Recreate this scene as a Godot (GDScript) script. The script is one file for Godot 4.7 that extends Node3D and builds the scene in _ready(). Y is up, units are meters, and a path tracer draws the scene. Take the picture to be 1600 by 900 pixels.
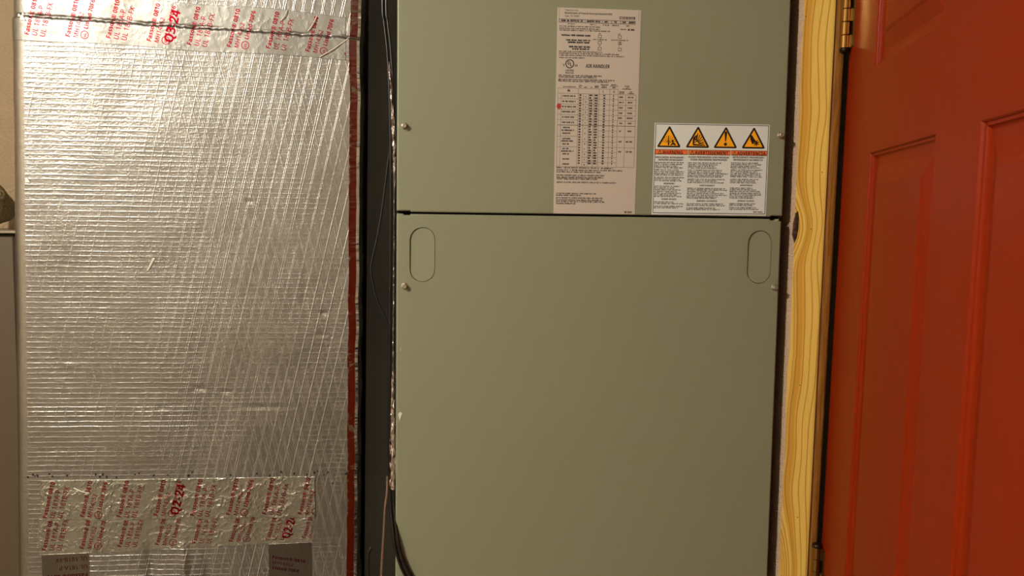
extends Node3D
# A closet corner: foil-faced duct, sage air handler, pine stud and red panel door.
# World: x = 0 is the left edge of the air handler, z = 0 its front, y up, metres.

var used := {}
var M := {}
var low_noise := FastNoiseLite.new()
var mid_noise := FastNoiseLite.new()

# ------------------------------------------------------------------ naming
func tag(o, label = "", category = "", group = "", kind = ""):
	if label != "": o.set_meta("label", label)
	if category != "": o.set_meta("category", category)
	if group != "": o.set_meta("group", group)
	if kind != "": o.set_meta("kind", kind)
	return o

func numbered(called, parent) -> String:
	var key = str(parent.get_instance_id()) + called
	var n = used.get(key, 0)
	used[key] = n + 1
	return called if n == 0 else "%s_%03d" % [called, n]

func base(called, at = Vector3.ZERO):
	var o = Node3D.new()
	o.name = numbered(called, self)
	add_child(o, true)
	o.position = at
	return o

func part(called, mesh, mat, parent = self):
	var o = MeshInstance3D.new()
	o.name = numbered(called, parent)
	o.mesh = mesh
	if mat != null: o.material_override = mat
	o.cast_shadow = GeometryInstance3D.SHADOW_CASTING_SETTING_ON
	parent.add_child(o, true)
	return o

# ------------------------------------------------------------------ meshes
# grid: f(u, v) -> [Vector3, Vector2]; us run to the right, vs run downward as seen from outside
func grid(us, vs, f: Callable) -> ArrayMesh:
	var nu = us.size()
	var nv = vs.size()
	var P = PackedVector3Array()
	var T = PackedVector2Array()
	var N = PackedVector3Array()
	var I = PackedInt32Array()
	P.resize(nu * nv); T.resize(nu * nv); N.resize(nu * nv)
	for j in nv:
		for i in nu:
			var r = f.call(us[i], vs[j])
			P[j * nu + i] = r[0]
			T[j * nu + i] = r[1]
	for j in nv - 1:
		for i in nu - 1:
			var a = j * nu + i
			var b = a + 1
			var c = a + nu + 1
			var d = a + nu
			I.append_array(PackedInt32Array([a, b, c, a, c, d]))
			var n1 = (P[c] - P[a]).cross(P[b] - P[a])
			var n2 = (P[d] - P[a]).cross(P[c] - P[a])
			N[a] += n1 + n2; N[b] += n1; N[c] += n1 + n2; N[d] += n2
	for k in N.size(): N[k] = N[k].normalized()
	return arrays(P, N, T, I)

func arrays(P, N, T, I) -> ArrayMesh:
	var A = []
	A.resize(Mesh.ARRAY_MAX)
	A[Mesh.ARRAY_VERTEX] = P
	A[Mesh.ARRAY_NORMAL] = N
	A[Mesh.ARRAY_TEX_UV] = T
	A[Mesh.ARRAY_INDEX] = I
	var m = ArrayMesh.new()
	m.add_surface_from_arrays(Mesh.PRIMITIVE_TRIANGLES, A)
	return m

func steps(a, b, n) -> Array:
	var r = []
	for k in n + 1: r.append(lerpf(a, b, float(k) / n))
	return r

func start() -> SurfaceTool:
	var st = SurfaceTool.new()
	st.begin(Mesh.PRIMITIVE_TRIANGLES)
	return st

# corners counter-clockwise as seen from outside
func quad(st, a, b, c, d, ua = Vector2.ZERO, ub = Vector2.ZERO, uc = Vector2.ZERO, ud = Vector2.ZERO):
	for k in [[a, ua], [c, uc], [b, ub], [a, ua], [d, ud], [c, uc]]:
		st.set_uv(k[1]); st.add_vertex(k[0])

func finish(st) -> ArrayMesh:
	st.generate_normals()
	return st.commit()

# a box with chamfered edges
func add_box(st, lo: Vector3, hi: Vector3, ch = 0.0):
	st.set_smooth_group(-1)
	var c = (lo + hi) / 2
	var h = (hi - lo) / 2
	ch = min(ch, min(h.x, min(h.y, h.z)) * 0.95)
	var ax = [Vector3(1, 0, 0), Vector3(0, 1, 0), Vector3(0, 0, 1)]
	var hs = [h.x, h.y, h.z]
	for k in 3:
		var u = (k + 1) % 3
		var v = (k + 2) % 3
		for s in [-1.0, 1.0]:
			var o = c + ax[k] * s * hs[k]
			var du = ax[u] * (hs[u] - ch)
			var dv = ax[v] * (hs[v] - ch)
			if s > 0: quad(st, o - du - dv, o + du - dv, o + du + dv, o - du + dv)
			else: quad(st, o - du - dv, o - du + dv, o + du + dv, o + du - dv)
		if ch > 0:
			for su in [-1.0, 1.0]:
				for sv in [-1.0, 1.0]:
					var p1 = c + ax[u] * su * hs[u] + ax[v] * sv * (hs[v] - ch)
					var p2 = c + ax[u] * su * (hs[u] - ch) + ax[v] * sv * hs[v]
					var dk = ax[k] * (hs[k] - ch)
					if su * sv > 0: quad(st, p1 - dk, p2 - dk, p2 + dk, p1 + dk)
					else: quad(st, p1 - dk, p1 + dk, p2 + dk, p2 - dk)
	if ch > 0:
		for sx in [-1.0, 1.0]:
			for sy in [-1.0, 1.0]:
				for sz in [-1.0, 1.0]:
					var px = c + Vector3(sx * h.x, sy * (h.y - ch), sz * (h.z - ch))
					var py = c + Vector3(sx * (h.x - ch), sy * h.y, sz * (h.z - ch))
					var pz = c + Vector3(sx * (h.x - ch), sy * (h.y - ch), sz * h.z)
					var t = [px, py, pz] if sx * sy * sz < 0 else [px, pz, py]
					for p in t:
						st.set_uv(Vector2.ZERO); st.add_vertex(p)

func box(lo, hi, ch = 0.0) -> ArrayMesh:
	var st = start()
	add_box(st, lo, hi, ch)
	return finish(st)

# outline counter-clockwise in x, y; front faces +z
func inset(poly, d) -> PackedVector2Array:
	var r = PackedVector2Array()
	var n = poly.size()
	for i in n:
		var e1 = (poly[i] - poly[(i + n - 1) % n]).normalized()
		var e2 = (poly[(i + 1) % n] - poly[i]).normalized()
		var n1 = Vector2(-e1.y, e1.x)
		var n2 = Vector2(-e2.y, e2.x)
		var m = (n1 + n2)
		var k = max(1.0 + n1.dot(n2), 0.3)
		r.append(poly[i] + m * d / k)
	return r

func cap(st, poly, z, facing = 1):
	st.set_smooth_group(-1)
	var idx = Geometry2D.triangulate_polygon(poly)
	for t in range(0, idx.size(), 3):
		var a = poly[idx[t]]
		var b = poly[idx[t + 1]]
		var c = poly[idx[t + 2]]
		var ccw = (b - a).cross(c - a) > 0
		var order = [a, c, b] if ccw == (facing > 0) else [a, b, c]
		for p in order:
			st.set_uv(Vector2(p.x, p.y)); st.add_vertex(Vector3(p.x, p.y, z))

func plate(st, poly, zb, zf, bevel, segs = 3, back = true):
	var rings = [[poly, zb]]
	for k in segs + 1:
		var a = PI / 2 * k / segs
		rings.append([inset(poly, bevel * (1 - cos(a))), zf - bevel + bevel * sin(a)])
	st.set_smooth_group(1)
	var n = poly.size()
	for k in rings.size() - 1:
		for i in n:
			var j = (i + 1) % n
			var r0 = rings[k]
			var r1 = rings[k + 1]
			st.set_smooth_group(-1 if k == 0 else 1 + i)
			quad(st, Vector3(r0[0][i].x, r0[0][i].y, r0[1]), Vector3(r0[0][j].x, r0[0][j].y, r0[1]), Vector3(r1[0][j].x, r1[0][j].y, r1[1]), Vector3(r1[0][i].x, r1[0][i].y, r1[1]))
	cap(st, rings[-1][0], zf)
	if back: cap(st, poly, zb, -1)

func ngon(c: Vector2, r, n, turn = 0.0) -> PackedVector2Array:
	var p = PackedVector2Array()
	for k in n: p.append(c + Vector2(cos(turn + TAU * k / n), sin(turn + TAU * k / n)) * r)
	return p

# lathe about an axis; profile = [radius, height] pairs, from bottom to top
func add_lathe(st, at: Vector3, axis: Vector3, prof, n = 24, smooth = 1):
	var w = axis.normalized()
	var u = w.cross(Vector3(0.31, 0.77, 0.55)).normalized()
	var v = w.cross(u)
	st.set_smooth_group(smooth)
	for k in prof.size() - 1:
		for i in n:
			var a0 = TAU * i / n
			var a1 = TAU * (i + 1) / n
			var d0 = u * cos(a0) + v * sin(a0)
			var d1 = u * cos(a1) + v * sin(a1)
			var p = prof[k]
			var q = prof[k + 1]
			quad(st, at + d0 * p[0] + w * p[1], at + d1 * p[0] + w * p[1], at + d1 * q[0] + w * q[1], at + d0 * q[0] + w * q[1])

# smooth tube through points
func tube(pts, r, n = 10, sub = 6) -> ArrayMesh:
	var c = Curve3D.new()
	for i in pts.size():
		var t = Vector3.ZERO
		if i > 0 and i < pts.size() - 1: t = (pts[i + 1] - pts[i - 1]) / 6.0
		c.add_point(pts[i], -t, t)
	var line = []
	for i in pts.size() - 1:
		for k in sub: line.append(c.sample(i, float(k) / sub))
	line.append(pts[-1])
	var m = line.size()
	var frames = []
	var up = Vector3(0.2, 0.1, 1).normalized()
	for i in m:
		var d = (line[min(i + 1, m - 1)] - line[max(i - 1, 0)]).normalized()
		up = (up - d * up.dot(d)).normalized()
		frames.append([up, d.cross(up)])
	var st = start()
	st.set_smooth_group(1)
	for i in m - 1:
		for k in n:
			var a0 = TAU * k / n
			var a1 = TAU * (k + 1) / n
			var f = frames[i]
			var g = frames[i + 1]
			quad(st, line[i] + (f[0] * cos(a0) + f[1] * sin(a0)) * r, line[i] + (f[0] * cos(a1) + f[1] * sin(a1)) * r, line[i + 1] + (g[0] * cos(a1) + g[1] * sin(a1)) * r, line[i + 1] + (g[0] * cos(a0) + g[1] * sin(a0)) * r)
	for e in [0, m - 1]:
		for k in n:
			var a0 = TAU * k / n
			var a1 = TAU * (k + 1) / n
			var f = frames[e]
			var p = line[e] + (f[0] * cos(a0) + f[1] * sin(a0)) * r
			var q = line[e] + (f[0] * cos(a1) + f[1] * sin(a1)) * r
			st.set_smooth_group(-1)
			for x in ([line[e], p, q] if e == 0 else [line[e], q, p]):
				st.set_uv(Vector2.ZERO); st.add_vertex(x)
	return finish(st)

# ------------------------------------------------------------------ print: lettering and drawing on flat labels
func glyphs(text: String, size: int, bold = false) -> Image:
	var ts = TextServerManager.get_primary_interface()
	var f = SystemFont.new()
	f.font_names = PackedStringArray(["Droid Sans"])
	f.font_weight = 700 if bold else 400
	var rid = f.get_rids()[0]
	var sz = Vector2i(size, 0)
	var list = []
	var x = 2.0
	for k in text.length():
		var g = ts.font_get_glyph_index(rid, size, text.unicode_at(k), 0)
		ts.font_render_glyph(rid, sz, g)
		list.append([g, x])
		x += ts.font_get_glyph_advance(rid, size, g).x
	var img = Image.create(int(x) + 4, int(size * 1.3), false, Image.FORMAT_L8)
	var asc = size
	for it in list:
		var uv = ts.font_get_glyph_uv_rect(rid, sz, it[0])
		if uv.size.x < 1: continue
		var im: Image = ts.font_get_texture_image(rid, sz, ts.font_get_glyph_texture_idx(rid, sz, it[0]))
		var off = ts.font_get_glyph_offset(rid, sz, it[0])
		for yy in int(uv.size.y):
			for xx in int(uv.size.x):
				var a = im.get_pixel(int(uv.position.x) + xx, int(uv.position.y) + yy).a
				if a <= 0.02: continue
				var px = int(it[1] + off.x) + xx
				var py = asc + int(off.y) + yy
				if px >= 0 and py >= 0 and px < img.get_width() and py < img.get_height():
					img.set_pixel(px, py, Color(max(a, img.get_pixel(px, py).r), 0, 0))
	return img

# draw a mask with its top left at o, its x axis ex and y axis ey (target pixels per mask pixel)
func stamp(img: Image, mask: Image, o: Vector2, ex: Vector2, ey: Vector2, col: Color):
	var w = mask.get_width()
	var h = mask.get_height()
	var cs = [o, o + ex * w, o + ey * h, o + ex * w + ey * h]
	var lo = cs[0]
	var hi = cs[0]
	for c in cs:
		lo = lo.min(c); hi = hi.max(c)
	var det = ex.cross(ey)
	for y in range(max(0, int(lo.y)), min(img.get_height(), int(hi.y) + 2)):
		for x in range(max(0, int(lo.x)), min(img.get_width(), int(hi.x) + 2)):
			var acc = 0.0
			for s in [Vector2(0.25, 0.25), Vector2(0.75, 0.75), Vector2(0.25, 0.75), Vector2(0.75, 0.25)]:
				var p = Vector2(x, y) + s - o
				var u = int(floor(p.cross(ey) / det))
				var v = int(floor(ex.cross(p) / det))
				if u >= 0 and v >= 0 and u < w and v < h: acc += mask.get_pixel(u, v).r
			if acc > 0.02:
				img.set_pixel(x, y, img.get_pixel(x, y).lerp(col, min(1.0, acc * 0.42)))

# a line of text fitted between x0 and x1, cap height h, baseline y
func words_at(img, text, x0, x1, y, h, col, bold = false):
	var m = glyphs(text, 40, bold)
	var k = h / 28.5
	var kx = (x1 - x0) / (m.get_width() - 6.0)
	stamp(img, m, Vector2(x0 - 2 * kx, y - 40 * k), Vector2(kx, 0), Vector2(0, k), col)

# a line of print too small to read
func small_print(img: Image, x0, x1, y, h, rng, col, bold = false):
	var x = float(x0)
	var cw = h * 0.72
	while x < x1:
		var n = rng.randi_range(2, 9)
		for k in n:
			if x + cw > x1: break
			for r in 4:
				for c in 3:
					var on = rng.randf() < (0.86 if bold else 0.62)
					if on: img.fill_rect(Rect2i(int(x + c * cw * 0.29), int(y - h + r * h / 4), max(1, int(ceil(cw * 0.29))), max(1, int(ceil(h / 4)))), col)
			x += cw
		x += cw * 0.75

func fill_poly(img: Image, poly: PackedVector2Array, col: Color):
	var lo = poly[0]
	var hi = poly[0]
	for p in poly:
		lo = lo.min(p); hi = hi.max(p)
	for y in range(max(0, int(lo.y)), min(img.get_height(), int(hi.y) + 1)):
		for x in range(max(0, int(lo.x)), min(img.get_width(), int(hi.x) + 1)):
			if Geometry2D.is_point_in_polygon(Vector2(x + 0.5, y + 0.5), poly): img.set_pixel(x, y, col)

func line(img, a: Vector2, b: Vector2, w, col):
	var d = (b - a).normalized()
	var n = Vector2(-d.y, d.x) * w / 2
	fill_poly(img, PackedVector2Array([a - n, b - n, b + n, a + n]), col)

func ring(img, c: Vector2, r, w, col):
	for y in range(int(c.y - r - 1), int(c.y + r + 2)):
		for x in range(int(c.x - r - 1), int(c.x + r + 2)):
			var d = c.distance_to(Vector2(x + 0.5, y + 0.5))
			if d <= r and d >= r - w and x >= 0 and y >= 0 and x < img.get_width() and y < img.get_height(): img.set_pixel(x, y, col)

func tex(img: Image) -> ImageTexture:
	return ImageTexture.create_from_image(img)

func lin(r, g, b) -> Color:
	return Color(r, g, b).linear_to_srgb()

func mat(col, rough, metal = 0.0) -> StandardMaterial3D:
	var m = StandardMaterial3D.new()
	m.albedo_color = col
	m.roughness = rough
	m.metallic = metal
	return m

func noise_normal(freq, strength, seed_, size = 256, octaves = 3) -> NoiseTexture2D:
	var n = FastNoiseLite.new()
	n.seed = seed_
	n.frequency = freq
	n.fractal_octaves = octaves
	var t = NoiseTexture2D.new()
	t.width = size; t.height = size
	t.seamless = true
	t.as_normal_map = true
	t.bump_strength = strength
	t.noise = n
	return t

func noise_color(freq, seed_, a: Color, b: Color, size = 256, octaves = 4) -> NoiseTexture2D:
	var n = FastNoiseLite.new()
	n.seed = seed_
	n.frequency = freq
	n.fractal_octaves = octaves
	var t = NoiseTexture2D.new()
	t.width = size; t.height = size
	t.seamless = true
	t.noise = n
	var g = Gradient.new()
	g.colors = PackedColorArray([a, b])
	g.offsets = PackedFloat32Array([0.25, 0.75])
	t.color_ramp = g
	return t

func triplanar(m, scale):
	m.uv1_triplanar = true
	m.uv1_world_triplanar = true
	m.uv1_scale = Vector3(scale, scale, scale)
	return m

# normal map out of a height field in millimetres, pitch in millimetres per pixel
func normals_from(H: PackedFloat32Array, w: int, h: int, pitch: float) -> ImageTexture:
	var bytes = PackedByteArray()
	bytes.resize(w * h * 3)
	var k = 0
	for y in h:
		var yu = (y + h - 1) % h * w
		var yd = (y + 1) % h * w
		var y0 = y * w
		for x in w:
			var gx = (H[y0 + (x + 1) % w] - H[y0 + (x + w - 1) % w]) / (2 * pitch)
			var gy = (H[yu + x] - H[yd + x]) / (2 * pitch)
			var s = 1.0 / sqrt(gx * gx + gy * gy + 1.0)
			bytes[k] = int(127.5 - gx * s * 127.5)
			bytes[k + 1] = int(127.5 - gy * s * 127.5)
			bytes[k + 2] = int(127.5 + s * 127.5)
			k += 3
	return tex(Image.create_from_data(w, h, false, Image.FORMAT_RGB8, bytes))

# ------------------------------------------------------------------ the foil duct's surface
const ROUND := 0.024
func left_at(y): return -0.5085 + (minf(y, 1.8) - 1.0) * 0.0205
func right_at(y): return -0.0668 + (minf(y, 1.8) - 1.0) * 0.0072 + 0.0016 * low_noise.get_noise_2d(900.0, y * 1500.0)
func crack_at(x): return 1.7362 - 0.0075 * clampf((x + 0.27) / 0.2, -1.0, 1.0) + 0.0012 * mid_noise.get_noise_2d(x * 2200.0, 77.0)

var dents := [[-0.260, 1.262, 0.006, 0.0022, -0.0016], [-0.226, 1.257, 0.005, 0.002, -0.0013], [-0.097, 1.364, 0.004, 0.003, -0.0016], [-0.193, 1.512, 0.003, 0.002, -0.0012],
	[-0.178, 1.2365, 0.03, 0.0018, -0.0009], [-0.427, 1.293, 0.008, 0.0025, 0.0008], [-0.44, 1.272, 0.006, 0.002, 0.0007], [-0.31, 1.236, 0.008, 0.002, -0.0008], [-0.10, 1.335, 0.008, 0.0015, -0.0008],
	[-0.33, 1.015, 0.006, 0.03, -0.003], [-0.285, 1.02, 0.005, 0.03, 0.003], [-0.255, 1.0, 0.006, 0.025, -0.003], [-0.122, 1.4, 0.004, 0.05, -0.0004], [-0.42, 1.47, 0.02, 0.05, 0.0005]]

func relief(x, y) -> float:
	var d = 0.0011 * low_noise.get_noise_2d(x * 1000.0, y * 600.0) + 0.00016 * mid_noise.get_noise_2d(x * 1000.0, y * 1000.0)
	for t in dents:
		var a = (x - t[0]) / t[2]
		var b = (y - t[1]) / t[3]
		var r = a * a + b * b
		if r < 9.0: d += t[4] * exp(-r)
	if y > 1.70 and y < 1.77:
		var c = (y - crack_at(x)) / 0.0016
		if c > 0: d -= 0.0022 * min(1.0, c)
		d -= 0.0028 * (0.9 + 0.9 * mid_noise.get_noise_2d(x * 700.0, 31.0) - 0.3 * smoothstep(-0.3, -0.1, x)) * exp(-c * c)
	elif y >= 1.77: d -= 0.0022
	return d

# x is measured along the wrapped surface; off lifts a tape off the foil
func duct_point(x, y, off = 0.0) -> Vector3:
	var a = left_at(y) + ROUND
	var b = right_at(y)
	var o = off + relief(x, y)
	if x < a:
		var t = (a - x) / ROUND
		if t <= PI / 2:
			return Vector3(a - (ROUND + o) * sin(t), y, -ROUND + (ROUND + o) * cos(t))
		return Vector3(a - ROUND - o, y, -ROUND - (a - x - ROUND * PI / 2))
	if x <= b: return Vector3(x, y, o)
	var d = x - b
	var p = Vector3(b, y, o)
	var s = min(d, 0.0105)
	p += Vector3(0.917, 0, -0.399) * s
	d -= s
	if d <= 0: return p
	s = min(d, 0.004)
	p += Vector3(0.99, 0, 0.10) * s
	d -= s
	return p + Vector3(0, 0, -d)

func duct_uv(x, y): return Vector2((x + 0.52) / 0.465, (1.86 - y) / 0.93)

func foil_relief() -> Array:
	var w = 1024
	var h = 2048
	var p = 0.454
	var H = PackedFloat32Array()
	H.resize(w * h)
	var R = PackedByteArray()   # roughness: the foil is scuffed matt along the threads
	R.resize(w * h)
	R.fill(84)
	var fine = FastNoiseLite.new()
	fine.seed = 5; fine.frequency = 0.085; fine.fractal_octaves = 2
	var patch = FastNoiseLite.new()
	patch.seed = 8; patch.frequency = 0.0035; patch.fractal_octaves = 2
	for y in h:
		for x in w:
			H[y * w + x] = (0.10 - 0.04 * smoothstep(400.0, 800.0, x)) * fine.get_noise_2d(x * 0.8, y * 1.25) + 0.055 * (1.0 - 0.6 * smoothstep(350.0, 650.0, x)) * fine.get_noise_2d(x * 1.9 + 700.0, y * 2.6)
	var rng = RandomNumberGenerator.new()
	rng.seed = 21
	# bands where the mesh stands out more strongly: above the cross tapes and in the bare window under them
	var band = func(x, y):
		if y > 1365 and y < 1440 and x < 560: return 1.9
		if y > 1492 and y < 1520 and x < 560: return 1.6
		if y > 1790 and x > 220 and x < 780: return 2.2
		return 1.0
	# cross threads 5 to 7 mm apart; the foil sags between them, more so on the left
	var yy = 3.0
	while yy < h - 3:
		var amp = rng.randf_range(0.75, 1.25)
		var gap = rng.randf_range(12.5, 16.5)
		for x in w:
			var left = 1.0 - smoothstep(380.0, 720.0, x)
			var yc = yy + 1.2 * patch.get_noise_2d(x * 2.0, yy * 3.0)
			var n = patch.get_noise_2d(x, yc + 500.0)
			var s = clampf(0.5 + 0.7 * n + 0.35 * left, 0.10, 1.0) * amp * (0.17 + 0.07 * left) * band.call(x, yc)
			var i = int(floor(yc))
			for k in [-1, 0, 1, 2]:
				var dd = (i + k - yc) / 0.7
				var e = exp(-dd * dd)
				var q = ((i + k + h) % h) * w + x
				H[q] += s * e
				R[q] = maxi(R[q], int(84 + 85 * e * clampf(s * 6.0, 0.0, 1.0)))
			var sag = (0.03 + 0.07 * left) * clampf(0.75 + 1.1 * patch.get_noise_2d(x * 1.7 + 900.0, yc * 2.0), 0.15, 1.5)
			for k in range(1, int(gap)):
				var t = k / gap
				H[((i + k + h) % h) * w + x] -= sag * 4.0 * t * (1.0 - t)
		yy += gap
	for side in [-1, 1]:
		var x0 = -560.0
		while x0 < w + 560.0:
			var amp = rng.randf_range(0.7, 1.2) * (1.0 if side < 0 else 0.7)
			for y in h:
				var xc = x0 + side * (y - 1024.0) * 0.235
				xc = fposmod(xc, w)
				var s = clampf(0.45 + 0.9 * patch.get_noise_2d(xc + 300.0, y + 900.0 * side) + 0.05 + 0.4 * smoothstep(300.0, 560.0, xc), 0.12, 1.0) * amp * 0.25 * band.call(xc, y)
				var i = int(floor(xc))
				for k in [-1, 0, 1, 2]:
					var dd = (i + k - xc) / 0.7
					var e = exp(-dd * dd)
					var q = y * w + (i + k + w) % w
					H[q] += s * e
					R[q] = maxi(R[q], int(84 + 95 * e * clampf(s * 5.0, 0.0, 1.0)))
			x0 += rng.randf_range(25.5, 29.5)
			if x0 > w - 560.0 + 560.0: break
	return [normals_from(H, w, h, p), tex(Image.create_from_data(w, h, false, Image.FORMAT_L8, R))]

func tape_relief() -> ImageTexture:
	var w = 1024
	var h = 192
	var H = PackedFloat32Array()
	H.resize(w * h)
	var a = FastNoiseLite.new()
	a.seed = 31; a.frequency = 0.02; a.fractal_type = FastNoiseLite.FRACTAL_RIDGED; a.fractal_octaves = 3
	var patch = FastNoiseLite.new()
	patch.seed = 33; patch.frequency = 0.008
	for y in h:
		for x in w:
			var k = clampf(0.5 + 1.3 * patch.get_noise_2d(x, y * 2.0), 0.05, 1.0)
			H[y * w + x] = 1.5 * k * a.get_noise_2d(x * 1.2, y * 0.8)
	for side in [-1, 1]:
		for n in 40:
			for y in h:
				var xc = fposmod(n * 27.5 + side * y * 0.235, w)
				var i = int(xc)
				for k in [-1, 0, 1]: H[y * w + (i + k + w) % w] += 0.16 * exp(-pow(i + k - xc, 2.0))
	return normals_from(H, w, h, 0.454)

# red maker's print on a strip of foil tape; blocks = [x in m from the strip's left end, kind], low = height of the lettering's foot in m
func tape_print(length, height, blocks, low, foil: Color) -> ImageTexture:
	var W = 2048
	var H = int(2048 * height / length)
	var ppm = 2048.0 / length
	var img = Image.create(W, H, false, Image.FORMAT_RGB8)
	img.fill(foil)
	var ink = Color(0.50, 0.03, 0.10)
	var ang = deg_to_rad(76)
	var ex = Vector2(cos(ang), -sin(ang))
	var ey = Vector2(sin(ang), cos(ang))
	var head = glyphs("Fasson\u00ae 0810", 40, true)
	var lines = {"U": [["UL 181A-P", 0.041], ["UL 181B-FX", 0.046]], "M": [["MH14352", 0.035], ["Listed 70F6", 0.040]]}
	for b in blocks:
		var foot = Vector2(b[0] * ppm + 0.0052 * ppm, H - low * ppm)
		var k = 0.052 * ppm / head.get_width()
		stamp(img, head, foot - ey * 40 * k, ex * k, ey * k, ink)
		var n = 1
		for l in lines[b[1]]:
			var m = glyphs(l[0], 40, l[0].begins_with("Listed"))
			var kk = l[1] * ppm / m.get_width()
			var f = foot + Vector2(0.0098 * n * ppm, 0.0008 * n * ppm)
			if l[0].begins_with("Listed"):
				var c = f + ex * 0.0055 * ppm - ey * 0.0022 * ppm
				ring(img, c, 0.0052 * ppm, 0.001 * ppm, ink)
				var ul = glyphs("UL", 40, true)
				var ku = 0.0065 * ppm / ul.get_width()
				stamp(img, ul, c - ex * 0.0032 * ppm - ey * 24 * ku, ex * ku, ey * ku, ink)
				f += ex * 0.0125 * ppm
			stamp(img, m, f - ey * 40 * kk, ex * kk, ey * kk, ink)
			n += 1
		if b.size() > 2:
			var q = glyphs(b[2], 40, true)
			var kq = 0.046 * ppm / q.get_width()
			stamp(img, q, foot + Vector2(0.027 * ppm, 0) - ey * 40 * kq, ex * kq, ey * kq, ink)
	return tex(img)

func tape(called, label, parent, x0, x1, top: Callable, bottom: Callable, m, lift = 0.0003, step = 0.0015):
	var nx = int((x1 - x0) / step)
	var us = [0.0, 0.0005] + steps(0.0015, 0.9985, nx) + [0.9995, 1.0]
	var vs = [0.0, 0.004] + steps(0.01, 0.99, 46) + [0.996, 1.0]
	var f = func(u, v):
		var x = lerpf(x0, x1, u)
		var y = lerpf(top.call(x), bottom.call(x), v)
		var edge = u == 0.0 or u == 1.0 or v == 0.0 or v == 1.0
		return [duct_point(x, y, 0.0 if edge else lift), Vector2(u, v)]
	var o = part(called, grid(us, vs, f), m, parent)
	o.set_meta("label", label)
	return o

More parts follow.
